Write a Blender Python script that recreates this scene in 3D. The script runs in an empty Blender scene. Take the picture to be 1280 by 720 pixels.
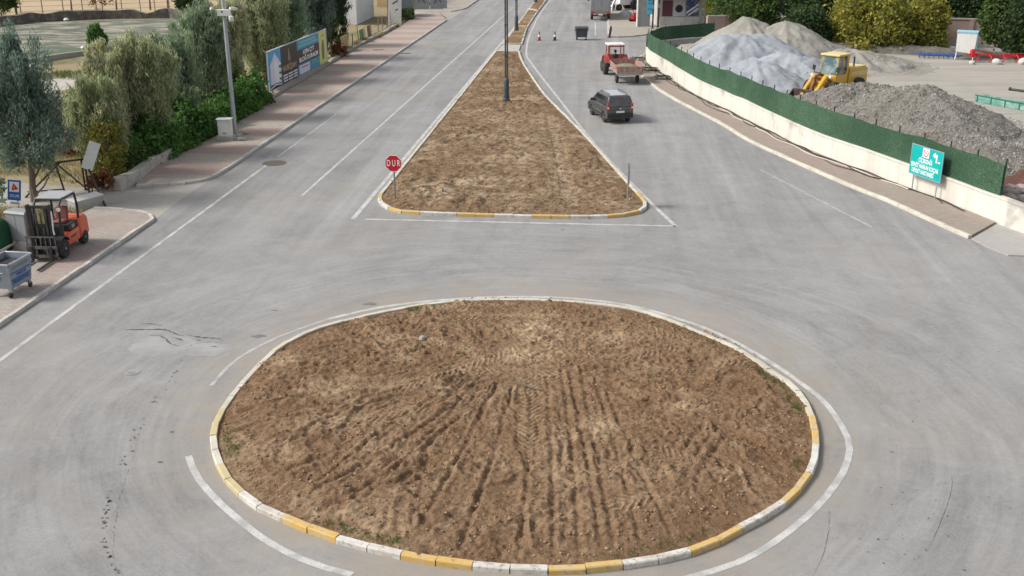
import bpy, bmesh, math, random
import numpy as np
from mathutils import Vector, Matrix
from mathutils.geometry import tessellate_polygon

# ------------------------------------------------------------------ camera, light, exposure
scene = bpy.context.scene
col = scene.collection
H, F = 12.5, 1300.0                    # camera height (m), focal length in pixels of a 1280 px wide frame
TH = math.atan(477.0 / F)              # downward pitch
cam_d = bpy.data.cameras.new('camera'); cam = bpy.data.objects.new('camera', cam_d); col.objects.link(cam)
cam.location = (0, 0, H); cam.rotation_euler = (math.pi/2 - TH, 0, 0)
cam_d.sensor_width = 36.0; cam_d.lens = 36.0 * F / 1280.0
cam_d.clip_start = 0.1; cam_d.clip_end = 4000
scene.camera = cam

SUN_EL, SUN_AZ = math.radians(42), math.radians(-94)     # azimuth from +Y, clockwise
world = bpy.data.worlds.new('World'); scene.world = world; world.use_nodes = True
wn = world.node_tree; wn.nodes.clear()
sky = wn.nodes.new('ShaderNodeTexSky'); sky.sky_type = 'NISHITA'; sky.sun_disc = False
sky.sun_elevation = SUN_EL; sky.sun_rotation = SUN_AZ; sky.air_density = 1.0; sky.dust_density = 3.0
hsv = wn.nodes.new('ShaderNodeHueSaturation'); hsv.inputs['Saturation'].default_value = 0.3
bg = wn.nodes.new('ShaderNodeBackground'); bg.inputs['Strength'].default_value = 0.125
wo = wn.nodes.new('ShaderNodeOutputWorld')
wn.links.new(sky.outputs[0], hsv.inputs['Color']); wn.links.new(hsv.outputs[0], bg.inputs['Color'])
wn.links.new(bg.outputs[0], wo.inputs['Surface'])
sun_d = bpy.data.lights.new('sun', 'SUN'); sun_d.energy = 2.0; sun_d.angle = math.radians(13); sun_d.color = (1, 0.96, 0.9)
sun = bpy.data.objects.new('sun', sun_d); col.objects.link(sun)
sdir = Vector((math.sin(SUN_AZ)*math.cos(SUN_EL), math.cos(SUN_AZ)*math.cos(SUN_EL), math.sin(SUN_EL)))
sun.rotation_euler = sdir.to_track_quat('Z', 'Y').to_euler()
vs = scene.view_settings
vs.view_transform = 'Standard'; vs.look = 'None'; vs.gamma = 1; vs.use_curve_mapping = False
vs.exposure = 0.6

# ------------------------------------------------------------------ helpers
def P(px, py, z=0.0):
    """point at height z seen at pixel (px,py) of the 1280x720 photograph"""
    x = px - 640; y = py - 360
    dn = y*math.cos(TH) + F*math.sin(TH); fw = F*math.cos(TH) - y*math.sin(TH)
    k = (H - z) / dn
    return Vector((x*k, fw*k, z))
def P2(px, py): return P(px, py).to_2d()
def mpp(y): return H / ((y + 117) * math.cos(TH))       # metres per pixel at row y on the ground
RD = Vector((math.cos(math.radians(84.8)), math.sin(math.radians(84.8))))   # along the road
RN = Vector((RD.y, -RD.x))                                                  # to the right of it
rng = np.random.RandomState(7); random.seed(5)

_tabs = {}
def vnoise(x, y, seed=0):
    if seed not in _tabs: _tabs[seed] = np.random.RandomState(100+seed).rand(256, 256)
    t = _tabs[seed]
    xi = np.floor(x).astype(int); yi = np.floor(y).astype(int)
    fx = x - xi; fy = y - yi
    fx = fx*fx*(3-2*fx); fy = fy*fy*(3-2*fy)
    a = t[xi & 255, yi & 255]; b = t[(xi+1) & 255, yi & 255]; c = t[xi & 255, (yi+1) & 255]; d = t[(xi+1) & 255, (yi+1) & 255]
    return (a*(1-fx)+b*fx)*(1-fy) + (c*(1-fx)+d*fx)*fy
def fbm(x, y, o=4, seed=0):
    s = 0; a = 1; n = 0
    for i in range(o):
        s = s + a*vnoise(x*2**i+17.3*i, y*2**i-9.1*i, seed+i); n += a; a *= .5
    return s/n
def sstep(a, b, x):
    t = np.clip((x-a)/(b-a), 0, 1); return t*t*(3-2*t)

# ---- materials
def L(nt, a, b): nt.links.new(a, b)
MATS = {}
def mat(name, base, rough=0.8, layers=(), bump=None, metal=0.0, spec=0.3, island=0.0, attr=None, coat=0.0, trans=0.0, coords='Object', emit=None):
    """layers: (scale or (sx,sy,sz), colour, lo, hi, fac) noise-masked mixes; bump: list of (scale, strength, distance)"""
    m = bpy.data.materials.new(name); m.use_nodes = True; nt = m.node_tree; N = nt.nodes
    bs = N['Principled BSDF']
    bs.inputs['Roughness'].default_value = rough; bs.inputs['Metallic'].default_value = metal
    bs.inputs['Specular IOR Level'].default_value = spec
    bs.inputs['Coat Weight'].default_value = coat
    bs.inputs['Transmission Weight'].default_value = trans
    tc = N.new('ShaderNodeTexCoord')
    c = N.new('ShaderNodeRGB'); c.outputs[0].default_value = (*base, 1); c = c.outputs[0]
    def noise(sc, det=6, ro=.6):
        n = N.new('ShaderNodeTexNoise'); n.inputs['Detail'].default_value = det; n.inputs['Roughness'].default_value = ro
        if isinstance(sc, tuple):
            mp = N.new('ShaderNodeMapping'); mp.inputs['Scale'].default_value = sc; n.inputs['Scale'].default_value = 1
            L(nt, tc.outputs[coords], mp.inputs['Vector']); L(nt, mp.outputs[0], n.inputs['Vector'])
        else:
            n.inputs['Scale'].default_value = sc; L(nt, tc.outputs[coords], n.inputs['Vector'])
        return n.outputs['Fac']
    def mix(a, b, f):
        x = N.new('ShaderNodeMix'); x.data_type = 'RGBA'
        L(nt, a, x.inputs[6])
        if isinstance(b, tuple): x.inputs[7].default_value = (*b, 1)
        else: L(nt, b, x.inputs[7])
        if isinstance(f, float): x.inputs[0].default_value = f
        else: L(nt, f, x.inputs[0])
        return x.outputs[2]
    def mrange(v, lo, hi, t0=0., t1=1.):
        r = N.new('ShaderNodeMapRange'); r.inputs[1].default_value = lo; r.inputs[2].default_value = hi
        r.inputs[3].default_value = t0; r.inputs[4].default_value = t1; L(nt, v, r.inputs[0]); return r.outputs[0]
    if attr:
        at = N.new('ShaderNodeAttribute'); at.attribute_name = attr[0]; c = mix(c, attr[1], at.outputs['Fac'])
    for (sc, colr, lo, hi, fac) in layers:
        c = mix(c, colr, mrange(noise(sc), lo, hi, 0., fac))
    if island:
        g = N.new('ShaderNodeNewGeometry')
        hs = N.new('ShaderNodeHueSaturation')
        v = mrange(g.outputs['Random Per Island'], 0, 1, 1-island, 1+island); L(nt, v, hs.inputs['Value'])
        L(nt, c, hs.inputs['Color']); c = hs.outputs[0]
    L(nt, c, bs.inputs['Base Color'])
    if bump:
        last = None
        for (sc, st, dist) in bump:
            b = N.new('ShaderNodeBump'); b.inputs['Strength'].default_value = st; b.inputs['Distance'].default_value = dist
            L(nt, noise(sc, 8, .65), b.inputs['Height'])
            if last is not None: L(nt, last, b.inputs['Normal'])
            last = b.outputs[0]
        L(nt, last, bs.inputs['Normal'])
    if emit:
        bs.inputs['Emission Color'].default_value = (*emit[0], 1); bs.inputs['Emission Strength'].default_value = emit[1]
    MATS[name] = m
    return m

# ---- mesh building
def rotm(rx=0, ry=0, rz=0):
    return Matrix.Rotation(rz, 3, 'Z') @ Matrix.Rotation(ry, 3, 'Y') @ Matrix.Rotation(rx, 3, 'X')
class MB:
    def __init__(s): s.v = []; s.f = []; s.m = []
    def add(s, vs, fs, mi=0):
        o = len(s.v); s.v += [tuple(p) for p in vs]; s.f += [tuple(i+o for i in f) for f in fs]; s.m += [mi]*len(fs); return s
    def box(s, c, d, rot=None, mi=0, taper=(1, 1), shift=(0, 0)):
        c = Vector(c); hx, hy, hz = d[0]/2, d[1]/2, d[2]/2; vs = []
        for z in (-1, 1):
            tx, ty = (taper if z > 0 else (1, 1)); ox, oy = (shift if z > 0 else (0, 0))
            for x, y in ((-1, -1), (1, -1), (1, 1), (-1, 1)):
                p = Vector((x*hx*tx+ox, y*hy*ty+oy, z*hz))
                if rot is not None: p = rot @ p
                vs.append(c+p)
        return s.add(vs, [(3, 2, 1, 0), (4, 5, 6, 7), (0, 1, 5, 4), (1, 2, 6, 5), (2, 3, 7, 6), (3, 0, 4, 7)], mi)
    def tube(s, path, r, n=8, mi=0, caps=True):
        path = [Vector(p) for p in path]; k = len(path)
        rs = r if isinstance(r, (list, tuple)) else [r]*k
        vs = []; up = None
        for i, p in enumerate(path):
            t = (path[min(i+1, k-1)] - path[max(i-1, 0)]).normalized()
            if up is None:
                up = Vector((0, 0, 1)) if abs(t.z) < .9 else Vector((1, 0, 0))
            a = t.cross(up)
            if a.length < 1e-4: up = Vector((1, 0.1, 0)); a = t.cross(up)
            a.normalize(); b = a.cross(t).normalized(); up = b
            for j in range(n):
                w = 2*math.pi*j/n; vs.append(p + (a*math.cos(w) + b*math.sin(w))*rs[i])
        fs = []
        for i in range(k-1):
            for j in range(n):
                fs.append((i*n+j, i*n+(j+1) % n, (i+1)*n+(j+1) % n, (i+1)*n+j))
        if caps:
            fs.append(tuple(reversed(range(n)))); fs.append(tuple(range((k-1)*n, k*n)))
        return s.add(vs, fs, mi)
    def cyl(s, p0, p1, r0, r1=None, n=16, mi=0): return s.tube([p0, p1], [r0, r0 if r1 is None else r1], n, mi)
    def lathe(s, prof, o=(0, 0, 0), axis='Z', n=24, mi=0):
        """prof: (r, h) pairs; open profile capped at both ends"""
        o = Vector(o); vs = []
        for r, h in prof:
            for j in range(n):
                w = 2*math.pi*j/n; a, b = r*math.cos(w), r*math.sin(w)
                vs.append(o + Vector({'Z': (a, b, h), 'Y': (a, h, b), 'X': (h, a, b)}[axis]))
        k = len(prof); fs = []
        for i in range(k-1):
            for j in range(n): fs.append((i*n+j, i*n+(j+1) % n, (i+1)*n+(j+1) % n, (i+1)*n+j))
        fs.append(tuple(reversed(range(n)))); fs.append(tuple(range((k-1)*n, k*n)))
        return s.add(vs, fs, mi)
    def prism(s, prof, a0, a1, axis='Y', mi=0, inset=None):
        """extrude a 2D profile; axis Y: profile is (x,z); X: (y,z); Z: (x,y)"""
        def pt(u, v, a): return {'Y': (u, a, v), 'X': (a, u, v), 'Z': (u, v, a)}[axis]
        n = len(prof)
        vs = [pt(u, v, a0) for u, v in prof] + [pt(u, v, a1) for u, v in prof]
        fs = [(i, (i+1) % n, n+(i+1) % n, n+i) for i in range(n)]
        tri = tessellate_polygon([[Vector((u, v, 0)) for u, v in prof]])
        fs += [tuple(t) for t in tri] + [tuple(n+i for i in reversed(t)) for t in tri]
        return s.add(vs, fs, mi)
    def loft(s, rings, mi=0, cap=True):
        n = len(rings[0]); vs = [p for r in rings for p in r]; fs = []
        for i in range(len(rings)-1):
            for j in range(n): fs.append((i*n+j, i*n+(j+1) % n, (i+1)*n+(j+1) % n, (i+1)*n+j))
        if cap: fs.append(tuple(reversed(range(n)))); fs.append(tuple(range((len(rings)-1)*n, len(rings)*n)))
        return s.add(vs, fs, mi)
    def slab(s, quad, th, mi=0):
        """thin slab from 3D corner loop, thickened along its normal by th"""
        q = [Vector(p) for p in quad]; nrm = (q[1]-q[0]).cross(q[-1]-q[0]).normalized()*th; n = len(q)
        return s.add([p for p in q] + [p+nrm for p in q],
                     [tuple(reversed(range(n))), tuple(range(n, 2*n))] + [(i, (i+1) % n, n+(i+1) % n, n+i) for i in range(n)], mi)
    def build(s, name, m, parent=None, smooth=35, bevel=0, loc=None, rz=None):
        me = bpy.data.meshes.new(name); me.from_pydata(s.v, [], s.f)
        for x in (m if isinstance(m, (list, tuple)) else [m]): me.materials.append(x)
        me.polygons.foreach_set('material_index', s.m)
        bm = bmesh.new(); bm.from_mesh(me); bmesh.ops.recalc_face_normals(bm, faces=bm.faces); bm.to_mesh(me); bm.free()
        if smooth:
            me.polygons.foreach_set('use_smooth', [True]*len(me.polygons)); me.set_sharp_from_angle(angle=math.radians(smooth))
        o = bpy.data.objects.new(name, me); col.objects.link(o)
        if parent is not None: o.parent = parent
        if loc is not None: o.location = loc
        if rz is not None: o.rotation_euler.z = rz
        if bevel:
            b = o.modifiers.new('bevel', 'BEVEL'); b.width = bevel; b.segments = 2; b.limit_method = 'ANGLE'; b.angle_limit = math.radians(40)
        return o
def mesh_obj(name, V, Fc, m, parent=None, smooth=True, attrs=None):
    me = bpy.data.meshes.new(name)
    V = np.asarray(V, dtype=np.float32); Fc = np.asarray(Fc, dtype=np.int32); k = Fc.shape[1]
    me.vertices.add(len(V)); me.vertices.foreach_set('co', V.ravel())
    me.loops.add(Fc.size); me.loops.foreach_set('vertex_index', Fc.ravel())
    me.polygons.add(len(Fc)); me.polygons.foreach_set('loop_start', np.arange(0, Fc.size, k, dtype=np.int32))
    me.update(calc_edges=True); me.validate()
    if smooth: me.polygons.foreach_set('use_smooth', [True]*len(me.polygons))
    for nm, arr in (attrs or {}).items():
        a = me.attributes.new(nm, 'FLOAT', 'POINT'); a.data.foreach_set('value', np.asarray(arr, dtype=np.float32))
    for x in (m if isinstance(m, (list, tuple)) else [m]): me.materials.append(x)
    o = bpy.data.objects.new(name, me); col.objects.link(o)
    if parent is not None: o.parent = parent
    return o
def tag(o, label=None, cat=None, group=None, kind=None):
    if label: o['label'] = label
    if cat: o['category'] = cat
    if group: o['group'] = group
    if kind: o['kind'] = kind
    return o
def struct(o, kind='structure'): o['kind'] = kind; return o
def thing(name, label, cat, loc=(0, 0, 0), rz=0.0, group=None):
    o = bpy.data.objects.new(name, None); col.objects.link(o); o.empty_display_size = .2
    o.location = loc; o.rotation_euler = (0, 0, rz); tag(o, label, cat, group); return o
def copy_tree(o, parent=None):
    c = o.copy(); col.objects.link(c)
    if parent is not None: c.parent = parent
    for ch in list(o.children): copy_tree(ch, c)
    return c
def sheet(name, pts, z, m, kind='structure'):
    """flat filled polygon from 2D ground points"""
    pts = [Vector((p[0], p[1], 0)) for p in pts]
    tri = tessellate_polygon([pts])
    mb = MB(); mb.add([(p.x, p.y, z) for p in pts], [tuple(t) for t in tri]); o = mb.build(name, m, smooth=0)
    for p in o.data.polygons:
        if p.normal.z < 0: o.data.flip_normals(); break
    return struct(o, kind) if kind else o
def slab2(name, pts, z0, z1, m):
    mb = MB(); mb.prism([(p[0], p[1]) for p in pts], z0, z1, 'Z'); return struct(mb.build(name, m, smooth=0))
def spline(pts, step=0.5, closed=False):
    """Catmull-Rom through 2D points, resampled evenly"""
    p = [Vector((q[0], q[1])) for q in pts]; n = len(p); out = []
    segs = n if closed else n-1
    for i in range(segs):
        if closed: a, b, c, d = p[i-1], p[i], p[(i+1) % n], p[(i+2) % n]
        else: a, b, c, d = p[max(i-1, 0)], p[i], p[i+1], p[min(i+2, n-1)]
        k = max(2, int((c-b).length/0.1))
        for j in range(k):
            t = j/k
            out.append(.5*((2*b)+(c-a)*t+(2*a-5*b+4*c-d)*t*t+(3*b-a-3*c+d)*t**3))
    if not closed: out.append(p[-1])
    return resample(out, step, closed)
def resample(pts, step, closed=False):
    p = [Vector((q[0], q[1])) for q in pts]
    if closed: p = p+[p[0]]
    ln = [0]
    for i in range(1, len(p)): ln.append(ln[-1]+(p[i]-p[i-1]).length)
    k = max(1, round(ln[-1]/step)); out = []; j = 0
    for i in range(k+(0 if closed else 1)):
        t = ln[-1]*i/k
        while j < len(p)-2 and ln[j+1] < t: j += 1
        d = ln[j+1]-ln[j]; out.append(p[j].lerp(p[j+1], (t-ln[j])/d if d > 1e-9 else 0))
    return out
def offset(pts, d, closed=False):
    n = len(pts); out = []
    for i in range(n):
        a = pts[i-1] if (i > 0 or closed) else pts[i]; b = pts[(i+1) % n] if (i < n-1 or closed) else pts[i]
        t = (b-a).normalized(); out.append(pts[i]+Vector((t.y, -t.x))*d)       # to the right of travel
    return out
def ribbon(name, pts, w, z, m, closed=False, kind='structure', jit=0):
    a = offset(pts, w/2, closed); b = offset(pts, -w/2, closed); mb = MB(); n = len(pts); vs = []
    for p, q in zip(a, b):
        e = random.uniform(-jit, jit); vs += [(p.x+e, p.y+e, z), (q.x+e, q.y+e, z)]
    fs = [(2*i, 2*((i+1) % n), 2*((i+1) % n)+1, 2*i+1) for i in range(n if closed else n-1)]
    mb.add(vs, fs); o = mb.build(name, m, smooth=0)
    if o.data.polygons[0].normal.z < 0: o.data.flip_normals()
    return struct(o, kind) if kind else o
def kerb(name, pts, mats, colour, closed=False, w=.17, h=.14, jit=.012):
    """row of separate-looking kerb stones along points spaced one stone apart; colour(i) -> material index"""
    mb = MB(); n = len(pts); k = n if closed else n-1
    for i in range(k):
        a = pts[i]; b = pts[(i+1) % n]; t = (b-a); ln = t.length; t.normalize(); r = Vector((t.y, -t.x))
        g = .008; hh = h+random.uniform(-jit, jit); oo = random.uniform(-jit, jit)*.7
        a2 = a+t*g+r*oo; b2 = b-t*g+r*(oo+random.uniform(-jit, jit)*.5); c = .025
        prof = [(-w/2, -.05), (w/2, -.05), (w/2, hh-c), (w/2-c*.8, hh), (-w/2+.01, hh), (-w/2, hh-.01)]
        rings = [[(q.x+r.x*u, q.y+r.y*u, z) for u, z in prof] for q in (a2, b2)]
        mb.loft(rings, colour(i))
    o = mb.build(name, mats, smooth=0)
    return struct(o)
def in_poly(x, y, poly):
    ins = np.zeros(x.shape, bool); n = len(poly)
    for i in range(n):
        x0, y0 = poly[i][0], poly[i][1]; x1, y1 = poly[i-1][0], poly[i-1][1]
        c = ((y0 > y) != (y1 > y)) & (x < (x1-x0)*(y-y0)/((y1-y0) if y1 != y0 else 1e-9)+x0); ins ^= c
    return ins
def grid_surface(name, x0, x1, y0, y1, step, poly, hfun, m, kind='structure', parent=None, cut=None):
    xs = np.arange(x0, x1+step, step); ys = np.arange(y0, y1+step, step)
    X, Y = np.meshgrid(xs, ys); Z, attrs = hfun(X, Y)
    nx, ny = len(xs), len(ys); idx = np.arange(nx*ny).reshape(ny, nx)
    Fq = np.stack([idx[:-1, :-1], idx[:-1, 1:], idx[1:, 1:], idx[1:, :-1]], -1).reshape(-1, 4)
    cx = X.ravel()[Fq].mean(1); cy = Y.ravel()[Fq].mean(1)
    keep = in_poly(cx, cy, poly) if poly is not None else np.ones(len(Fq), bool)
    if cut is not None: keep &= cut(Z.ravel()[Fq].max(1))
    Fq = Fq[keep]; used = np.unique(Fq); remap = -np.ones(nx*ny, int); remap[used] = np.arange(len(used))
    V = np.stack([X.ravel(), Y.ravel(), Z.ravel()], 1)[used]
    o = mesh_obj(name, V, remap[Fq], m, parent, True, {k: a.ravel()[used] for k, a in attrs.items()})
    if kind: struct(o, kind)
    return o
FONT_CACHE = {}
def text(name, s, size, m, parent, loc, rot=(math.pi/2, 0, 0), align='CENTER', width=None, bold=0.0, depth=.003, gap=1.0):
    cu = bpy.data.curves.new('t', 'FONT'); cu.body = s; cu.size = size; cu.align_x = align; cu.align_y = 'CENTER'
    cu.extrude = depth; cu.space_character = gap; cu.offset = bold; cu.resolution_u = 3
    to = bpy.data.objects.new('t', cu); col.objects.link(to)
    dg = bpy.context.evaluated_depsgraph_get(); me = bpy.data.meshes.new_from_object(to.evaluated_get(dg))
    bpy.data.objects.remove(to); bpy.data.curves.remove(cu)
    if width and len(me.vertices):
        xs = [v.co.x for v in me.vertices]; k = width/(max(xs)-min(xs))
        for v in me.vertices: v.co.x *= k
    me.materials.clear(); me.materials.append(m); me.name = name
    o = bpy.data.objects.new(name, me); col.objects.link(o); o.parent = parent; o.location = loc; o.rotation_euler = rot
    return o

# ------------------------------------------------------------------ materials
CC = P(0, 0); ISL = Vector((0.09, 25.36)); ISR = 7.93
def asphalt_mat():
    m = mat('asphalt', (.25, .25, .252), .93, spec=.15); nt = m.node_tree; N = nt.nodes; bs = N['Principled BSDF']
    tc = N.new('ShaderNodeTexCoord'); sp = N.new('ShaderNodeSeparateXYZ'); L(nt, tc.outputs['Object'], sp.inputs[0])
    def M(op, a, b=None, c=None):
        x = N.new('ShaderNodeMath'); x.operation = op
        for i, q in enumerate((a, b, c)):
            if q is None: continue
            if isinstance(q, (int, float)): x.inputs[i].default_value = q
            else: L(nt, q, x.inputs[i])
        return x.outputs[0]
    def noise(v, det=5, ro=.6, sc=1):
        n = N.new('ShaderNodeTexNoise'); n.inputs['Scale'].default_value = sc; n.inputs['Detail'].default_value = det; n.inputs['Roughness'].default_value = ro; n.inputs['Distortion'].default_value = .9
        L(nt, v, n.inputs['Vector']); return n.outputs['Fac']
    def comb(x, y, z=0.):
        c = N.new('ShaderNodeCombineXYZ')
        for i, q in enumerate((x, y, z)):
            if isinstance(q, (int, float)): c.inputs[i].default_value = q
            else: L(nt, q, c.inputs[i])
        return c.outputs[0]
    def mr(v, lo, hi, a=0., b=1.):
        r = N.new('ShaderNodeMapRange'); L(nt, v, r.inputs[0])
        for i, q in enumerate((lo, hi, a, b)): r.inputs[1+i].default_value = q
        return r.outputs[0]
    x = M('SUBTRACT', sp.outputs[0], ISL.x); y = M('SUBTRACT', sp.outputs[1], ISL.y)
    r = M('SQRT', M('ADD', M('MULTIPLY', x, x), M('MULTIPLY', y, y))); th = M('ARCTAN2', x, y)
    ring = noise(comb(M('ADD', M('MULTIPLY', r, 1.25), M('MULTIPLY', noise(tc.outputs['Object'], 3, .5, .12), 5.)), M('MULTIPLY', th, 1.7)), 6, .65)
    ring2 = noise(comb(M('MULTIPLY', r, 5.5), M('MULTIPLY', th, 1.6), 7.), 4, .6)
    mid0 = noise(tc.outputs['Object'], 4, .6, .3)
    u = M('ADD', M('MULTIPLY', sp.outputs[0], RN.x), M('MULTIPLY', sp.outputs[1], RN.y))
    w = M('ADD', M('MULTIPLY', sp.outputs[0], RD.x), M('MULTIPLY', sp.outputs[1], RD.y))
    lane = noise(comb(M('ADD', M('MULTIPLY', u, .75), M('MULTIPLY', mid0, .5)), M('ADD', M('MULTIPLY', w, .035), M('MULTIPLY', u, .31)), M('MULTIPLY', w, .021)), 5, .55)
    lane2 = noise(comb(M('MULTIPLY', u, 2.9), M('ADD', M('MULTIPLY', w, .06), M('MULTIPLY', u, 1.3)), M('MULTIPLY', w, .05)), 3, .6)
    near = mr(r, 11, 21, 1, 0)
    st = M('ADD', M('MULTIPLY', M('ADD', M('MULTIPLY', ring, .6), M('MULTIPLY', ring2, .4)), near),
           M('MULTIPLY', M('ADD', M('MULTIPLY', lane, .8), M('MULTIPLY', lane2, .2)), M('SUBTRACT', 1., near)))
    big = noise(tc.outputs['Object'], 5, .6, .09); mid = noise(tc.outputs['Object'], 7, .7, .45); grn = noise(tc.outputs['Object'], 4, .7, 6.); fine = noise(tc.outputs['Object'], 3, .7, 22.)
    val = M('ADD', M('ADD', mr(st, .32, .68, -.19, .17), mr(big, .3, .7, -.08, .08)), M('ADD', mr(mid, .32, .68, -.11, .11), M('ADD', mr(fine, .25, .75, -.13, .13), mr(grn, .28, .72, -.09, .09))))
    # tar flecks and grit
    vor = N.new('ShaderNodeTexVoronoi'); vor.inputs['Scale'].default_value = 2.6; L(nt, tc.outputs['Object'], vor.inputs['Vector'])
    fl = M('MULTIPLY', M('LESS_THAN', vor.outputs['Distance'], .055), M('GREATER_THAN', noise(tc.outputs['Object'], 4, .6, .35), .58))
    fac = M('ADD', 1., val)
    mixc = N.new('ShaderNodeMix'); mixc.data_type = 'RGBA'; mixc.blend_type = 'MULTIPLY'; mixc.inputs[0].default_value = 1
    mixc.inputs[6].default_value = (.262, .257, .252, 1); cb = N.new('ShaderNodeCombineColor')
    for i in range(3): L(nt, fac, cb.inputs[i])
    L(nt, cb.outputs[0], mixc.inputs[7])
    # dusty tan film beside the kerbs and islands
    dust = N.new('ShaderNodeMix'); dust.data_type = 'RGBA'; L(nt, mixc.outputs[2], dust.inputs[6]); dust.inputs[7].default_value = (.30, .265, .22, 1)
    dm = M('MULTIPLY', mr(r, 7.9, 10.2, .95, 0.), mr(noise(tc.outputs['Object'], 6, .65, .7), .3, .6))
    dm2 = mr(noise(tc.outputs['Object'], 5, .6, .13), .52, .75, 0., .45); L(nt, M('MAXIMUM', dm, dm2), dust.inputs[0])
    tar = N.new('ShaderNodeMix'); tar.data_type = 'RGBA'; L(nt, M('MULTIPLY', fl, .8), tar.inputs[0]); L(nt, dust.outputs[2], tar.inputs[6]); tar.inputs[7].default_value = (.05, .05, .05, 1)
    L(nt, tar.outputs[2], bs.inputs['Base Color'])
    b = N.new('ShaderNodeBump'); b.inputs['Strength'].default_value = .25; b.inputs['Distance'].default_value = .01; L(nt, noise(tc.outputs['Object'], 5, .7, 30.), b.inputs['Height']); L(nt, b.outputs[0], bs.inputs['Normal'])
    return m
M_ASPH = asphalt_mat()
def paver_mat(name, c1, c2, band, dirt=.45, ang=0.0, size=(.22, .11)):
    m = mat(name, c1, .9, spec=.15); nt = m.node_tree; N = nt.nodes; bs = N['Principled BSDF']
    tc = N.new('ShaderNodeTexCoord'); mp = N.new('ShaderNodeMapping'); mp.inputs['Rotation'].default_value = (0, 0, -math.radians(84.8-90)+ang); L(nt, tc.outputs['Object'], mp.inputs['Vector'])
    sp = N.new('ShaderNodeSeparateXYZ'); L(nt, mp.outputs[0], sp.inputs[0])
    def M(op, a, b=None):
        x = N.new('ShaderNodeMath'); x.operation = op
        for i, q in enumerate((a, b)):
            if q is None: continue
            if isinstance(q, (int, float)): x.inputs[i].default_value = q
            else: L(nt, q, x.inputs[i])
        return x.outputs[0]
    br = N.new('ShaderNodeTexBrick'); br.inputs['Scale'].default_value = 1; br.inputs['Brick Width'].default_value = size[0]; br.inputs['Row Height'].default_value = size[1]
    br.inputs['Mortar Size'].default_value = .006; br.inputs['Color1'].default_value = (1, 1, 1, 1); br.inputs['Color2'].default_value = (.82, .82, .82, 1); br.inputs['Mortar'].default_value = (.5, .48, .45, 1)
    L(nt, mp.outputs[0], br.inputs['Vector'])
    n = N.new('ShaderNodeTexNoise'); n.inputs['Scale'].default_value = .5; n.inputs['Detail'].default_value = 7; n.inputs['Roughness'].default_value = .65; L(nt, tc.outputs['Object'], n.inputs['Vector'])
    if band:
        fr = M('FRACT', M('MULTIPLY', M('ADD', sp.outputs[1], M('MULTIPLY', n.outputs['Fac'], .12)), 1/band)); bnd = M('GREATER_THAN', fr, .5)
    else:
        n3 = N.new('ShaderNodeTexNoise'); n3.inputs['Scale'].default_value = .35; L(nt, tc.outputs['Object'], n3.inputs['Vector']); bnd = M('MULTIPLY', M('SUBTRACT', n3.outputs['Fac'], .4), 3.5)
    a = N.new('ShaderNodeMix'); a.data_type = 'RGBA'; a.clamp_factor = True; L(nt, bnd, a.inputs[0]); a.inputs[6].default_value = (*c1, 1); a.inputs[7].default_value = (*c2, 1)
    b = N.new('ShaderNodeMix'); b.data_type = 'RGBA'; b.blend_type = 'MULTIPLY'; b.inputs[0].default_value = 1; L(nt, a.outputs[2], b.inputs[6]); L(nt, br.outputs['Color'], b.inputs[7])
    d = N.new('ShaderNodeMix'); d.data_type = 'RGBA'; r = N.new('ShaderNodeMapRange'); r.inputs[1].default_value = .4; r.inputs[2].default_value = .75; r.inputs[4].default_value = dirt
    L(nt, n.outputs['Fac'], r.inputs[0]); L(nt, r.outputs[0], d.inputs[0]); L(nt, b.outputs[2], d.inputs[6]); d.inputs[7].default_value = (.26, .225, .19, 1)
    n2 = N.new('ShaderNodeTexNoise'); n2.inputs['Scale'].default_value = 6; n2.inputs['Detail'].default_value = 5; n2.inputs['Roughness'].default_value = .7; L(nt, tc.outputs['Object'], n2.inputs['Vector'])
    e = N.new('ShaderNodeMix'); e.data_type = 'RGBA'; r2 = N.new('ShaderNodeMapRange'); r2.inputs[1].default_value = .55; r2.inputs[2].default_value = .75; r2.inputs[4].default_value = .5; L(nt, n2.outputs['Fac'], r2.inputs[0]); L(nt, r2.outputs[0], e.inputs[0]); L(nt, d.outputs[2], e.inputs[6]); e.inputs[7].default_value = (.15, .13, .11, 1)
    L(nt, e.outputs[2], bs.inputs['Base Color']); return m
M_PAVE_L = paver_mat('striped_pavers', (.455, .395, .34), (.415, .31, .27), 4.6, .35)
M_PAVE_N = paver_mat('worn_pavers', (.40, .37, .33), (.38, .29, .26), 0)
M_PAVE_R = paver_mat('tan_pavers', (.36, .31, .265), (.37, .29, .255), 0, .5)
M_PAVE_F = paver_mat('pale_pavers', (.40, .365, .31), (.42, .38, .33), 0, .3)
M_WHITE = mat('road_paint', (.54, .53, .505), .8, [(2.2, (.32, .315, .305), .40, .62, .85), (20., (.31, .305, .30), .48, .68, .75)])
M_WORN = mat('worn_road_paint', (.43, .425, .41), .85, [(2., (.29, .287, .285), .38, .62, .95), (20., (.28, .28, .28), .5, .7, .8)])
M_KW = mat('white_kerb_paint', (.60, .585, .54), .85, [(2.5, (.42, .375, .31), .42, .64, .85), (11., (.25, .22, .18), .54, .68, .85)], [(20., .4, .01)])
M_KY = mat('yellow_kerb_paint', (.56, .37, .12), .85, [(2.5, (.50, .41, .25), .42, .64, .85), (11., (.26, .21, .15), .55, .69, .85)], [(20., .4, .01)])
M_KC = mat('kerb_concrete', (.47, .45, .41), .9, [(1.2, (.36, .33, .29), .45, .7, .8), (14., (.24, .22, .19), .57, .75, .7)], [(20., .4, .01)])
M_KP = mat('faded_kerb_paint', (.56, .53, .45), .9, [(1.2, (.40, .36, .29), .42, .7, .8), (14., (.30, .26, .2), .57, .75, .7)], [(20., .4, .01)])
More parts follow.
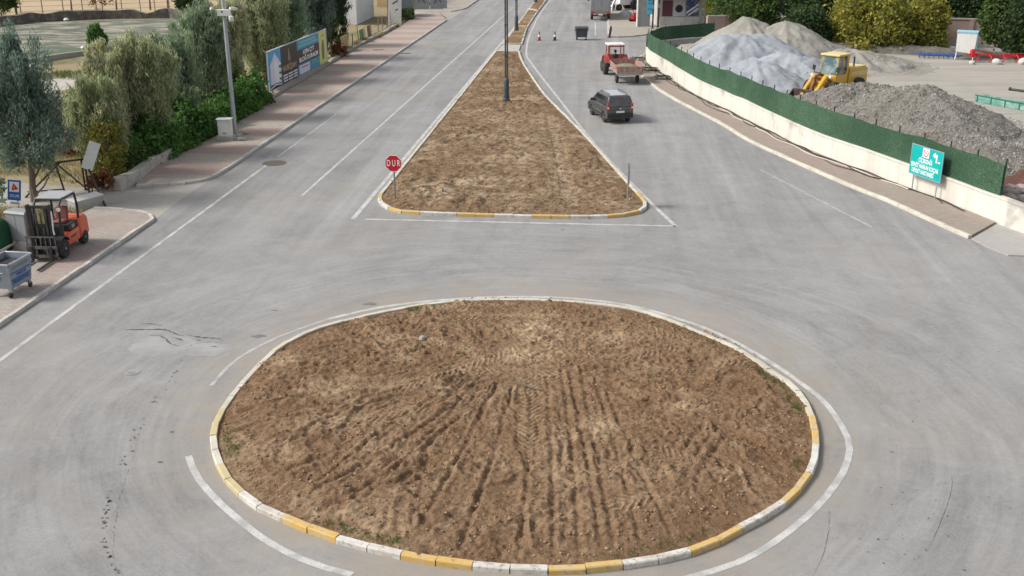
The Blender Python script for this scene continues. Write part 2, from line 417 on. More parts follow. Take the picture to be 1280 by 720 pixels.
M_CONC = mat('concrete', (.42, .40, .37), .9, [(1.5, (.3, .28, .25), .45, .7, .7), (12., (.5, .48, .44), .5, .8, .4)], [(15., .4, .02)])
M_SOIL = mat('tilled_soil', (.205, .122, .068), .97, [(1.1, (.265, .168, .10), .42, .66, .75), (7., (.115, .066, .037), .48, .66, .75), (30., (.34, .25, .17), .56, .72, .6), (55., (.09, .055, .035), .56, .72, .6)],
             [(10., .8, .1), (38., .8, .04)], spec=.1, attr=('dry', (.53, .40, .255)))
M_SOIL2 = mat('dry_tilled_soil', (.21, .138, .08), .97, [(.7, (.275, .19, .115), .4, .66, .7), ((3., 4.5, 5.), (.11, .068, .04), .46, .62, .85), ((9., 13., 15.), (.42, .325, .215), .54, .68, .7)],
              [((3., 8., 8.), .9, .12), (26., .8, .05)], spec=.1, attr=('dry', (.54, .43, .30)))
M_CLOD = mat('soil_clods', (.27, .175, .11), .97, [(9., (.30, .215, .145), .45, .7, .8)], [(40., .5, .01)], spec=.1, island=.35)
M_GROUND = mat('dirt', (.235, .19, .125), .97, [(.045, (.32, .27, .15), .42, .62, .8), (.16, (.12, .13, .06), .5, .64, .75), (.9, (.34, .28, .19), .45, .7, .5), (6., (.12, .1, .06), .5, .72, .6)], [(4., .8, .08), (20., .5, .03)], spec=.1)
M_YARD = mat('gravel_yard', (.35, .325, .285), .97, [((.05, .5, 1), (.30, .28, .25), .42, .62, .8), ((.12, 1.4, 1), (.44, .415, .37), .46, .66, .6), (.22, (.27, .255, .235), .56, .7, .6), (9., (.22, .21, .19), .52, .75, .45)], [(6., .7, .05), (24., .5, .02)], spec=.1)
M_STREET = mat('dusty_street', (.36, .335, .30), .95, [(.3, (.27, .25, .225), .42, .66, .8), (2.5, (.42, .39, .34), .5, .75, .5), (18., (.2, .185, .16), .56, .76, .5)], [(12., .5, .03)], spec=.1)
M_FIELD = mat('dry_field', (.43, .335, .22), .97, [(.12, (.36, .28, .17), .42, .66, .8), (1.2, (.5, .41, .28), .5, .75, .6), (5., (.25, .19, .11), .56, .74, .5)], [(5., .6, .05)], spec=.1)
M_PITCH = mat('tarp_covered_ground', (.115, .13, .095), .93, [((.22, .55, 1), (.34, .31, .26), .46, .56, .9), ((.35, 1.0, 1), (.07, .08, .06), .53, .62, .85), (.09, (.12, .165, .085), .52, .62, .7), (1.5, (.30, .28, .22), .55, .7, .5)], [((.3, 2., 1), .5, .1)], spec=.15)
M_TURF = mat('green_cover', (.10, .15, .085), .93, [(.5, (.14, .17, .11), .45, .7, .6), (6., (.05, .08, .045), .5, .75, .5)], spec=.1)

# ------------------------------------------------------------------ ground, road, pavements
def Lk(y): return Vector((-14.41+(y-51.46)*RD.x/RD.y, y))            # left kerb line
struct(sheet('ground', [(-1800, -300), (1800, -300), (1800, 2500), (-1800, 2500)], -.03, M_GROUND))
WALLPX = [(1280, 294), (1172, 251), (1060, 209), (1000, 185), (952, 161), (923, 146), (869, 120), (837, 99), (811, 82), (806, 76)]
wall_pts = [P2(*p) for p in WALLPX]
wall_ext = [wall_pts[0]+Vector((5.2, -8.5)), wall_pts[0]+Vector((2.2, -5.2))]
wall_line = offset(spline(wall_ext+wall_pts, .5), .18)
ER = P2(760, 44)                                                      # east road edge beyond the side road
sheet('road', [Lk(-60)+Vector((-.4, 0)), (90, -60), (90, 24), (wall_ext[0].x+.1, wall_ext[0].y)] + [(p.x+.05, p.y) for p in wall_line[1:]] +
      [P2(812, 68)+Vector((.5, .3)), (70, 116), (70, 135), ER+RN*1.0, ER+RD*250+RN*1.0, Lk(355)+Vector((-.4, 0))], 0, M_ASPH)
# side street on the left and the dirt path running on from it
sheet('side_street', [P2(262, 226), P2(246, 236), P2(222, 252), P2(197, 273), P2(186, 272), P2(160, 268), P2(118, 266), P2(60, 262), (-44, 43), (-44, 50), P2(0, 226), P2(90, 234), P2(150, 233), P2(176, 226), P2(215, 222)], .006, M_STREET)
# left far pavement
far_kerb = spline([P2(*p) for p in ((171, 234), (206.7, 232.5), (238, 229.5), (262, 224.5), (281, 214))], .8)[:-1] + resample([P2(284.5, 212), P2(557.5, 26)], .8)
far_in = [P2(*p) for p in ((546, 14), (521, 19), (503, 33), (481, 45.7), (450, 60), (400, 91), (360, 114.4), (320, 141), (271, 172), (233, 191), (193, 211), (172, 230))]
slab2('pavement', list(far_kerb)+far_in, -.02, .125, M_PAVE_L)
kerb('kerb', far_kerb, [M_KC, M_KW], lambda i: 1 if random.random() < .12 else 0)
K2 = [P2(565, 15), P2(581, 11.5)]; k2 = resample([K2[1], K2[1]+RD*140], .8)
pv2 = [P2(563, 15), P2(575, 13)]+k2+[k2[-1]-RN*6.5, P2(546, 4)-RN*1.2, P2(552, 11)]
slab2('pavement', pv2, -.02, .125, M_PAVE_F)
kerb('kerb', [P2(563, 15), P2(575, 13)]+k2[1:], [M_KC], lambda i: 0)
sheet('path', [P2(558, 25)+RN*.4, P2(546, 14), P2(521, 19), P2(500, 12), P2(548, 4), P2(585, 10)], .01, M_STREET)
# left near pavement
near_k = spline([P2(118, 262), P2(155, 264.5), P2(176, 267), P2(188, 270.5), P2(192.5, 275)], .8)[:-1] + resample([P2(191, 276.5), Lk(-20)], .8)
slab2('pavement', near_k+[Lk(-20)+Vector((-3.2, 0)), Lk(33)+Vector((-3.1, 0)), P2(0, 321), P2(60, 291)], -.02, .125, M_PAVE_N)
kerb('kerb', near_k, [M_KC, M_KW], lambda i: 1 if random.random() < .3 else 0)
# right pavement along the white wall, dropped ramp at its end
rk = spline([P2(*p) for p in ((806, 69), (798, 74), (797, 84), (801.5, 94), (821, 111), (840, 123), (866, 137), (904, 157), (935, 176), (983, 198.6), (1060, 232.5), (1110, 252.5), (1165, 277.5), (1212, 298.5))], .8)
slab2('pavement', rk+[P2(1244, 280.5)]+[wall_pts[1], wall_pts[2], wall_pts[3], wall_pts[4], wall_pts[5], wall_pts[6], wall_pts[7], wall_pts[8], wall_pts[9]], -.02, .12, M_PAVE_R)
kerb('kerb', rk, [M_KP, M_KY], lambda i: 0)
rampb = [P2(1214, 299.5), P2(1237, 311), P2(1260, 320), P2(1280, 321)]
slab2('ramp', rampb+[rampb[-1]+Vector((6.4, -3.6)), wall_pts[0]+Vector((5.2, -8.3)), wall_pts[0]+Vector((2.2, -5.1)), P2(1280, 294), P2(1246, 281)], -.02, .05, mat('broom_concrete', (.36, .345, .32), .95, [(.8, (.27, .26, .24), .45, .7, .7), ((2., 18., 1), (.44, .42, .39), .5, .7, .5), (14., (.2, .19, .17), .58, .76, .5)], [(8., .5, .03)]))
# far right pavement before the shop, side road between
fp = [P2(762, 46.5), P2(775, 46.8), P2(790, 46), P2(803, 44.5), P2(816, 43)]
slab2('pavement', fp+[(68, 121), (68, 150), P2(800, 12)+Vector((2, 0)), P2(759.5, 0)+RD*60+RN*3, P2(759.5, 0)+RD*60, P2(759.5, 21)], -.02, .12, M_PAVE_F)
kerb('kerb', resample([P2(760, 21), P2(762, 46.2)], .8)+resample(fp[1:], .8)[0:], [M_KC], lambda i: 0)
# road markings
def line(px, w, m=M_WHITE, step=.6, z=.005, jit=.006): return ribbon('road_marking', spline([P2(*p) for p in px], step), w, z, m, jit=jit)
def straight(a, b, w, m=M_WHITE, z=.005): return ribbon('road_marking', resample([P2(*a), P2(*b)], .6), w, z, m, jit=.006)
straight((-60, 494.5), (335, 205), .15, mat('scuffed_road_paint', (.52, .51, .49), .85, [(1.4, (.31, .305, .3), .40, .62, .9), (20., (.3, .295, .29), .48, .68, .8)]))
straight((348, 195.5), (420, 143), .12, M_WORN)
straight((377, 245), (641, 9.5), .13)
straight((441, 274), (672, 0), .2)
line([(845, 283.5), (788, 228), (735, 170), (699, 124), (678, 97.5), (662, 76), (658, 68), (659.5, 52), (664, 39.6), (674, 19), (689, -1)], .17)
straight((456, 274), (845, 282.7), .15)
straight((744, 28), (744.5, 44), .14); straight((744, -8), (744, 6), .14); straight((759, 20), (760, 43), .12)
straight((950, 212), (1090, 284), .12, M_WORN)
line([(440, 718.5), (390, 704), (340, 680), (290, 643), (252, 604), (240, 584), (236, 570)], .17)
line([(264, 482), (287, 457), (314, 438), (356, 418), (410, 399)], .12, M_WORN)
line([(410, 399), (480, 383.5), (560, 374.5), (640, 371), (720, 373.5), (790, 382.5), (865, 404), (910, 423), (960, 451), (1000, 478), (1030, 502), (1052, 532), (1062, 557), (1058, 580), (1046, 603), (1010, 644.5), (940, 695), (865, 721), (790, 738)], .165)
# ------------------------------------------------------------------ roundabout island
nst = 64; off = math.atan2(P(687, 719).y-ISL.y, P(687, 719).x-ISL.x)
rim_px = [(685, 719), (782.5, 712.5), (875, 692.5), (935, 662.5), (985, 632.5), (1018, 592), (1023, 550), (1012, 510), (990, 480.5), (961, 458), (921, 433), (851, 403.5), (791, 384), (716, 375.5), (640, 372.5), (570, 374.5), (517, 381), (450, 394), (389, 411), (348, 431.5), (320, 456), (278, 511), (263, 551.6), (277.5, 599), (313, 634), (343, 649), (413, 677.5), (496, 699), (590, 714)]
rim_pts = spline([P(p[0], p[1], .13 if p[1] < 470 else (.07 if p[1] < 500 else 0)).to_2d() for p in rim_px], .1, True)
ring = offset(resample(rim_pts, 49.0/64, True), -.08, True); nst = len(ring)
def isl_col(i):
    if 13 < i < 46: return 2 if (i % 7) else 3
    if 45 < i < 54: return 4 if (i % 4) < 2 else 2
    return 1 if (i % 4) < 2 else 0
kerb('kerb', ring, [M_KW, M_KY, M_KP, mat('pale_yellow_paint', (.54, .49, .36), .9, [(3., (.42, .37, .28), .42, .7, .8), (14., (.28, .24, .17), .57, .75, .7)]), mat('faded_yellow_paint', (.52, .43, .24), .9, [(3., (.4, .34, .24), .42, .7, .8), (14., (.28, .24, .17), .57, .75, .7)])], isl_col, True)
FAN = P2(655, 462)
def seg_dist(X, Y, pts):
    """distance to a polyline and arc length along it and signed side offset"""
    D = np.full(X.shape, 1e9); S = np.zeros(X.shape); T = np.zeros(X.shape); acc = 0
    for a, b in zip(pts[:-1], pts[1:]):
        d = b-a; ln = d.length; d = d/ln
        t = np.clip((X-a.x)*d.x+(Y-a.y)*d.y, 0, ln); px = X-(a.x+d.x*t); py = Y-(a.y+d.y*t); q = np.hypot(px, py)
        k = q < D; D[k] = q[k]; S[k] = acc+t[k]; T[k] = (px*d.y-py*d.x)[k]; acc += ln
    return D, S, T
GROOVES = [[(684, 480), (690, 580), (692, 700)], [(702, 470), (716, 580), (724, 700)], [(726, 470), (745, 570), (768, 690)], [(744, 480), (775, 590), (802, 690)], [(664, 500), (660, 600), (648, 700)],
           [(712, 475), (733, 580), (752, 695)], [(640, 490), (617, 580), (575, 690)], [(622, 485), (580, 570), (525, 670)], [(600, 478), (540, 550), (450, 640)], [(585, 472), (500, 535), (400, 610)],
           [(760, 500), (800, 600), (838, 670)], [(840, 600), (862, 560), (878, 540)], [(855, 606), (878, 566), (894, 546)], [(872, 610), (892, 572), (905, 556)], [(570, 465), (470, 505), (340, 565)], [(320, 470), (440, 462), (540, 440)], [(330, 455), (440, 446), (560, 428)], [(345, 440), (450, 432), (560, 420)],
           [(300, 520), (400, 500), (520, 470)], [(290, 545), (400, 520), (510, 490)], [(285, 585), (390, 552), (500, 510)], [(310, 615), (420, 572), (530, 515)], [(350, 640), (460, 590), (560, 520)], [(380, 655), (490, 600), (580, 525)], [(950, 520), (860, 500), (760, 478)], [(960, 480), (860, 470), (770, 462)], [(420, 420), (500, 415), (600, 412)], [(980, 560), (880, 530), (780, 490)]]
TREADS = [[(352, 545), (380, 525), (450, 505), (540, 478), (640, 440), (660, 400)], [(790, 552), (830, 575), (880, 596)], [(560, 404), (660, 402), (770, 408), (850, 432)], [(700, 450), (770, 455), (840, 440)], [(590, 470), (700, 478), (820, 470), (930, 455)],
          [(770, 640), (830, 625), (900, 600)], [(430, 400), (540, 392), (640, 388)], [(420, 540), (520, 520), (600, 500)], [(656, 478), (660, 520), (662, 570)]]
def island_h(X, Y):
    dx, dy = X-FAN.x, Y-FAN.y; r = np.hypot(dx, dy); th = np.arctan2(dx, -dy)       # seam pointing away from the viewer
    rc = np.hypot(X-ISL.x, Y-ISL.y)
    wx = fbm(X*.6, Y*.6, 3, 40)-.5
    low = sstep(.8, -1.2, dy); amp = .3+.7*np.maximum(low, sstep(.6, 2.2, -dx)*1.0)
    a = th*4.2+wx*2.6
    rid = 1-np.abs(2*vnoise(a/.30+r*.1, r*.13+3, 41)-1); rid2 = 1-np.abs(2*vnoise(a/.115+r*.2, r*.32, 42)-1)
    fan = sstep(.6, 2.2, r)
    side = sstep(.5, 2.5, -dx)*sstep(-2.5, .8, dy); h = (.11+.06*side)*amp*fan*(rid-.5) + (.05+.03*side)*amp*fan*(rid2-.5)
    h = h + .10*(fbm(X*.35, Y*.35, 3, 43)-.5)
    cl = fbm(X*3.2, Y*3.2, 4, 44); cl2 = vnoise(X*9, Y*9, 45)
    patch = sstep(.42, .62, fbm(X*.5+5, Y*.5, 3, 46))
    h = h + .075*np.maximum(cl-.45, 0)*(.5+1.3*patch)*2 + .05*(cl2-.5)*(.6+.8*patch) + .04*(vnoise(X*17, Y*17, 47)-.5) + .03*np.maximum(vnoise(X*12+3, Y*12, 57)-.7, 0)/.3
    dry = sstep(.5, .75, fbm(X*.9, Y*.9, 5, 48))*.42+.3*fan*amp*sstep(.62, .95, rid)*vnoise(X*1.5, Y*1.5, 59)+.25*sstep(.6, .85, vnoise(X*6, Y*6, 58))
    c0 = P2(668, 418); c1 = P2(600, 425); c2 = P2(760, 430); c3 = P2(705, 590); c4 = P2(425, 535)
    for c, sx, sy, k in ((c0, 1.0, 1.6, 1.1), (P2(655, 450), 1.1, 1.2, .85), (c2, 1.7, 1.0, .7), (c3, .8, 1.8, .6), (P2(640, 470), 2.5, 1.2, .25), (P2(865, 440), 1.2, .8, .35), (P2(540, 500), 1.5, .6, .35), (P2(640,655), 1.,.5,.35), (c4, 1.6, .6, .6), (P2(800, 600), 1.6, .8, .45), (P2(690, 650), 1.6, .6, .5)):
        g = np.exp(-(((X-c.x)/sx)**2+((Y-c.y)/sy)**2)); dry = np.maximum(dry, k*g*sstep(.28, .52, fbm(X*2.5, Y*2.5, 4, 49)+.12*k))
    for g in GROOVES:
        D, S, T = seg_dist(X, Y, [Vector(q) for q in spline([P2(*p) for p in g], .5)])
        n = .6+.8*vnoise(S*1.3, T*0+len(g), 50)
        h = h - .036*n*np.exp(-(D/.05)**2) + .02*n*np.exp(-((D-.12)/.06)**2)
        dry = np.maximum(dry, .35*np.exp(-((D-.14)/.07)**2)*n*.6)
    for g in TREADS:
        D, S, T = seg_dist(X, Y, [Vector(q) for q in spline([P2(*p) for p in g], .5)])
        m_ = .85*sstep(.36, .28, D)*sstep(.40, .56, fbm(X*1.1, Y*1.1, 4, 52)+.03)
        ph = (S+np.abs(T)*1.1)/.21; saw = np.abs((ph % 1)-.5)*2
        h = h*(1-.55*m_) + m_*(.042*sstep(.25, .75, saw)-.025)
        dry = np.maximum(dry, m_*sstep(.45, .85, saw)*(.5+.6*vnoise(X*2, Y*2, 53)))
    edge = sstep(7.8, 6.4, rc)
    h = .06+.11*edge + h*(.45+.55*edge)
    return h, {'dry': np.clip(dry, 0, 1)}
circ = offset(rim_pts, -.08, True)
grid_surface('soil', ISL.x-7.95, ISL.x+7.95, ISL.y-7.95, ISL.y+7.95, .034, circ, island_h, M_SOIL)
# ------------------------------------------------------------------ planted median
mk_px = [(620, 65.5), (600, 91), (476, 245.5), (474.3, 250), (477, 256), (484, 261), (505.6, 267), (570, 270), (637, 271.7), (735, 273.3), (784.5, 270), (800, 266), (806.5, 260), (806, 255), (801, 249), (730, 170), (684.5, 124), (668, 102), (655, 82), (650, 71), (649, 65.5)]
g_ = [P2(*p) for p in mk_px]
med = resample([g_[0], g_[2]], .8)[:-1] + spline(g_[2:15], .8)[:-1] + spline(g_[14:], .8)
def med_col(i):
    p = med[i]
    if p.y > 46.5: return 2
    return 1 if (i//2) % 2 else 0
kerb('kerb', med, [M_KW, M_KY, M_KP], med_col)
kerb('kerb', resample([med[-1], med[0]], .8), [M_KP], lambda i: 0)
def median_h(X, Y):
    u = X*RN.x+Y*RN.y; v = X*RD.x+Y*RD.y
    cl = fbm(X*1.9, Y*1.9, 4, 60); rows = 1-np.abs(2*vnoise(u*.5, v*2.1, 61)-1)
    patch = sstep(.4, .62, fbm(X*.35, Y*.35, 3, 62))
    h = .13+.13*(rows-.5)*(.4+patch) + .34*np.maximum(cl-.42, 0)*(.4+patch) + .10*(vnoise(X*5, Y*5, 63)-.5) + .06*(vnoise(X*3, Y*9, 66)-.5)
    dry = sstep(.48, .72, fbm(X*.6, Y*.9, 4, 64))*.55
    for (px, py, sx, sy, k) in ((540, 242, 1.5, 1.3, 1.), (600, 232, 1.8, 1.5, 1.), (655, 205, .8, 2.5, .9), (700, 215, .5, 6, .8), (620, 250, 2.5, 1.0, .7), (705, 235, .6, 3, .7), (640, 180, 2.5, 3, .5), (640,150,3,3,.35)):
        c = P2(px, py); dry = np.maximum(dry, k*np.exp(-(((X-c.x)/sx)**2+((Y-c.y)/sy)**2))*sstep(.25, .6, fbm(X*1.6, Y*1.6, 4, 65)))
    D, S, T = seg_dist(X, Y, [P2(712, 260), P2(702, 200), P2(690, 150)])
    m_ = sstep(.4, .3, D); saw = np.abs(((S+np.abs(T))/.35 % 1)-.5)*2; h = h*(1-.4*m_)+m_*.05*saw*.8; dry = np.maximum(dry, m_*saw*.8)
    De = seg_dist(X, Y, [Vector(q) for q in med[::2]]+[Vector(med[-1]), Vector(med[0])])[0]; ed = sstep(.1, .8, De)
    return (.085+(h*.95-.085)*(.12+.88*ed)), {'dry': np.clip(dry, 0, 1)}
grid_surface('soil', -9, 10, 40, 99, .07, med, median_h, M_SOIL2)
# narrow median further on: kerbed beds split by a yellow cross kerb
mL = lambda t: P2(629, 56.5)+(P2(666, 6)-P2(629, 56.5))*t
b2 = [P2(629, 56.5), P2(666, 6), P2(666, 6)+RD*60, P2(681.5, 2)+RD*48, P2(681.5, 2), P2(669, 19), P2(658, 36), P2(651.6, 56.5)]
def bed_h(X, Y): return .14+.12*(fbm(X*1.6, Y*1.6, 4, 70)-.5), {'dry': sstep(.5, .75, fbm(X*.5, Y*.5, 3, 71))*.5}
grid_surface('soil', -2, 16, 98, 215, .16, b2, bed_h, M_SOIL2)
kerb('kerb', resample(b2+[b2[0]], .9), [M_KP], lambda i: 0)
kerb('kerb', resample([P2(648.6, 34.5), P2(658, 35)], .8), [M_KY], lambda i: 0, h=.24)
kerb('kerb', resample([P2(660, 13), P2(671.5, 15)], .8), [M_KP], lambda i: 0, h=.24)
slab2('path', [P2(620.5, 65), P2(648.5, 65), P2(651, 57), P2(629.5, 57)], -.02, .09, M_CONC)
# ------------------------------------------------------------------ left: field, tarpaulined plot; right: gravel yard
sheet('field', [(-140, 112), P2(0, 24), P2(262, 13), P2(420, 3), P2(420, 3)+RD*120+Vector((-10, 0)), (-140, 260)], -.02, M_FIELD)
sheet('plot', [P2(-90, 96), P2(0, 82), P2(130, 64), P2(262, 44), P2(300, 30), P2(262, 27), P2(215, 23), P2(0, 29), P2(-120, 33)], -.018, M_PITCH)
sheet('plot_edging', [P2(-90, 96), P2(0, 82), P2(130, 64), P2(262, 44), P2(300, 30), P2(262, 30), P2(225, 40), P2(120, 57), P2(50, 66), P2(0, 72), P2(-60, 80)], -.012, M_TURF)
sheet('path', [P2(-20, 128), P2(55, 117), P2(100, 108), P2(135, 97), P2(135, 91), P2(95, 95), P2(60, 99), P2(-20, 104)], -.02, mat('pale_dirt', (.44, .41, .37), .95, [(.5, (.3, .27, .22), .45, .7, .8)]))
yard = [(p.x+.15, p.y) for p in wall_line]+[P2(818, 60)+Vector((1, 0)), P2(892, 48), P2(1010, 46), P2(1170, 52), P2(1300, 60), (72, 70), (72, 20)]
sheet('yard', yard, -.012, M_YARD)

# ------------------------------------------------------------------ cracks and patches in the road, manholes
M_CRACK = mat('crack', (.075, .073, .07), .95, [(6., (.16, .155, .15), .45, .65, .8)])
M_PATCH = mat('road_patch', (.32, .315, .305), .95, [(1.5, (.255, .25, .246), .40, .62, .9), (25., (.2, .2, .2), .55, .75, .5)], [(20., .4, .01)])
M_TARD = mat('dark_road_stain', (.12, .12, .118), .9, [(2., (.2, .2, .195), .4, .7, .9)])
def crack(px, w, z=.007, m=M_CRACK):
    pts = spline([P2(*p) for p in px], .09); mb = MB(); vs = []
    for i, p in enumerate(pts):
        t = i/(len(pts)-1); e = w*.72*(.2+1.1*random.random())*math.sin(math.pi*min(max(t, .06), .94)); j = random.uniform(-.02, .02)
        vs += [(p.x+j, p.y+e/2+j, z), (p.x+j, p.y-e/2+j, z)]
    mb.add(vs, [(2*i, 2*i+1, 2*i+3, 2*i+2) for i in range(len(pts)-1)]); return struct(mb.build('road_crack', m, smooth=0))
def blotch(name, px, rx, ry, m, z=.004, n=26, rough=.25):
    c = P2(*px); vs = []
    for i in range(n):
        a = 2*math.pi*i/n; k = 1+rough*random.uniform(-1, 1); vs.append((c.x+rx*math.cos(a)*k, c.y+ry*math.sin(a)*k))
    return sheet(name, vs, z, m)
blotch('road_patch', (203, 432), .98, .8, M_PATCH, .003, 60, .07); blotch('road_patch', (258, 437), .75, .5, M_PATCH, .0035, 60, .09)
crack([(157, 412), (180, 412), (205, 412), (214, 415), (222, 419), (229, 420)], .16)
crack([(176, 404.5), (188, 405), (202, 407)], .07); crack([(187, 419), (200, 420), (208, 425), (214, 430), (224, 433)], .15)
crack([(214, 421), (224, 424), (232, 427)], .12); crack([(232, 418), (245, 421), (258, 422.5), (270, 423), (279, 426)], .13)
crack([(264, 433), (272, 433.5)], .1)
for k in range(70):                                                   # dotted line of crumbled asphalt towards the viewer
    t = random.random(); a = [(250, 420), (225, 455), (195, 500), (170, 545), (150, 590), (132, 640), (130, 680), (148, 720)]
    i = min(int(t*7), 6); f = t*7-i; px = (a[i][0]+(a[i+1][0]-a[i][0])*f+random.gauss(0, 2.5), a[i][1]+(a[i+1][1]-a[i][1])*f+random.gauss(0, 2))
    blotch('road_crack', px, random.uniform(.012, .045), random.uniform(.012, .04), M_CRACK, .007, 7, .6)
crack([(176, 545), (160, 590), (146, 640), (142, 690), (150, 740)], .035)
crack([(377, 318), (350, 332), (330, 352), (300, 385), (250, 420)], .05)
crack([(790, 175), (840, 200), (900, 240), (960, 285)], .045); crack([(1020, 600), (1036, 640), (1030, 690), (1010, 730)], .03); crack([(1150, 560), (1190, 600), (1160, 690)], .03)
crack([(400, 170), (385, 180), (366, 196)], .04)
for k in range(60): blotch('road_crack', (random.gauss(1140, 55), random.uniform(430, 715)), random.uniform(.01, .035), random.uniform(.01, .03), M_CRACK, .007, 6, .5)
for px, a, b in (((462, 380), .2, .13), ((323, 420), .22, .1), ((343, 388), .1, .05), ((703, 287), .1, .07), ((215, 540), .06, .05), ((200, 578), .06, .05)): blotch('dark_road_stain', px, a, b, M_TARD, .0065, 14, .5)
M_IRON = mat('cast_iron', (.13, .11, .095), .75, [(8., (.2, .16, .12), .45, .7, .8)], [(14., .6, .02)], metal=.3)
def manhole(px, r, label, MI=M_IRON):
    t = thing('manhole_cover', label, 'manhole cover', P(*px)); M_IRON = MI
    MB().lathe([(r, 0), (r, .012), (r*.84, .012), (r*.84, .0)]).build('rim', M_IRON, t)
    m = MB(); m.lathe([(r*.82, 0), (r*.82, .014)])
    for i in range(-2, 3): m.box((i*r*.28, 0, .017), (r*.08, r*1.1*(1-abs(i)*.18), .008))
    m.build('lid', M_IRON, t)
manhole((343, 204), .62, 'round brown iron manhole cover across the left white road line')
manhole((165, 466), .2, 'small pale round cover in the asphalt beyond the cracked patch', M_PATCH)

# ------------------------------------------------------------------ foliage
def leaf_mat(name, c, c2, c3, isl=.4):
    m = mat(name, c, .7, [(.9, c2, .42, .62, .8), (3.5, c3, .5, .7, .6)], spec=.2, island=isl); nt = m.node_tree; N = nt.nodes
    bs = N['Principled BSDF']; tr = N.new('ShaderNodeBsdfTranslucent'); mx = N.new('ShaderNodeMixShader'); mx.inputs[0].default_value = .42    # thin leaves let light through
    L(nt, bs.inputs['Base Color'].links[0].from_socket, tr.inputs['Color']); L(nt, bs.outputs[0], mx.inputs[1]); L(nt, tr.outputs[0], mx.inputs[2])
    L(nt, mx.outputs[0], [n for n in N if n.type == 'OUTPUT_MATERIAL'][0].inputs['Surface']); return m
LM = {
 'blue': leaf_mat('blue_grey_needles', (0.168, 0.233, 0.185), (0.224, 0.306, 0.246), (0.0968, 0.137, 0.104)),
 'olive': leaf_mat('olive_foliage', (0.314, 0.367, 0.193), (0.5, 0.5, 0.3), (0.164, 0.217, 0.122)),
 'pale': leaf_mat('pale_feathery_foliage', (0.45, 0.462, 0.25), (0.5, 0.5, 0.35), (0.227, 0.276, 0.138)),
 'grey': leaf_mat('grey_green_foliage', (0.215, 0.296, 0.184), (0.352, 0.424, 0.266), (0.121, 0.166, 0.0924)),
 'hedge': leaf_mat('hedge_leaves', (0.0759, 0.169, 0.0421), (0.135, 0.254, 0.0591), (0.0421, 0.0929, 0.027)),
 'dark': leaf_mat('dark_green_leaves', (0.0504, 0.0862, 0.0359), (0.0791, 0.122, 0.0431), (0.0287, 0.0504, 0.023)),
 'green': leaf_mat('mid_green_leaves', (0.075, 0.131, 0.0375), (0.138, 0.188, 0.0562), (0.0375, 0.0688, 0.0225)),
 'yellow': leaf_mat('yellowing_leaves', (0.323, 0.298, 0.0576), (0.229, 0.267, 0.0658), (0.404, 0.345, 0.115)),
 'creeper': leaf_mat('autumn_creeper_leaves', (.20, .19, .04), (.13, .16, .035), (.25, .11, .04)),
 'russet': leaf_mat('russet_leaves', (.19, .075, .035), (.24, .12, .06), (.10, .05, .03)),
 'straw': leaf_mat('straw_grass', (.36, .30, .16), (.26, .25, .11), (.42, .34, .2)),
 'grass': leaf_mat('weed_grass', (.10, .15, .04), (.17, .19, .06), (.06, .10, .03)),
}
M_BARK = mat('bark', (.14, .11, .085), .95, [((6., 6., 1.5), (.24, .2, .16), .45, .7, .8)], [((8., 8., 2.), .8, .03)])
def leaves(cent, n_per, spread, size, elong, up, out, center, rs):
    """quads around clump centres: returns V, F. up: how upright the blades stand; out: lean away from centre"""
    c = np.repeat(cent, n_per, 0); n = len(c)
    p = c+rs.normal(0, 1, (n, 3))*spread
    d = rs.normal(0, 1, (n, 3)); o = p-center; o /= np.linalg.norm(o, axis=1, keepdims=True)+1e-6
    d = d+o*out+np.array([0, 0, up]); d /= np.linalg.norm(d, axis=1, keepdims=True)
    r = rs.normal(0, 1, (n, 3)); w = np.cross(d, r); w /= np.linalg.norm(w, axis=1, keepdims=True)+1e-6
    s = size*(.6+.8*rs.rand(n, 1)); ln = s*elong
    a = p-d*ln*.5; b = p+w*s*.5; e = p+d*ln*.5; f = p-w*s*.5
    return np.stack([a, b, e, f], 1).reshape(-1, 3), np.arange(4*n).reshape(-1, 4)
PROF = {  # crown radius (fraction) against height fraction
 'cone': lambda t: np.where(t < .22, .45+t/.22*.55, np.maximum(1-(t-.22)/.78, 0)**1.05),
 'egg': lambda t: np.sqrt(np.maximum(1-((t-.42)/.6)**2, 0)),
 'bush': lambda t: np.sqrt(np.maximum(1-((t-.35)/.68)**2, 0)),
 'vase': lambda t: np.where(t < .65, .45+t/.65*.55, np.sqrt(np.maximum(1-((t-.65)/.36)**2, 0))),
}
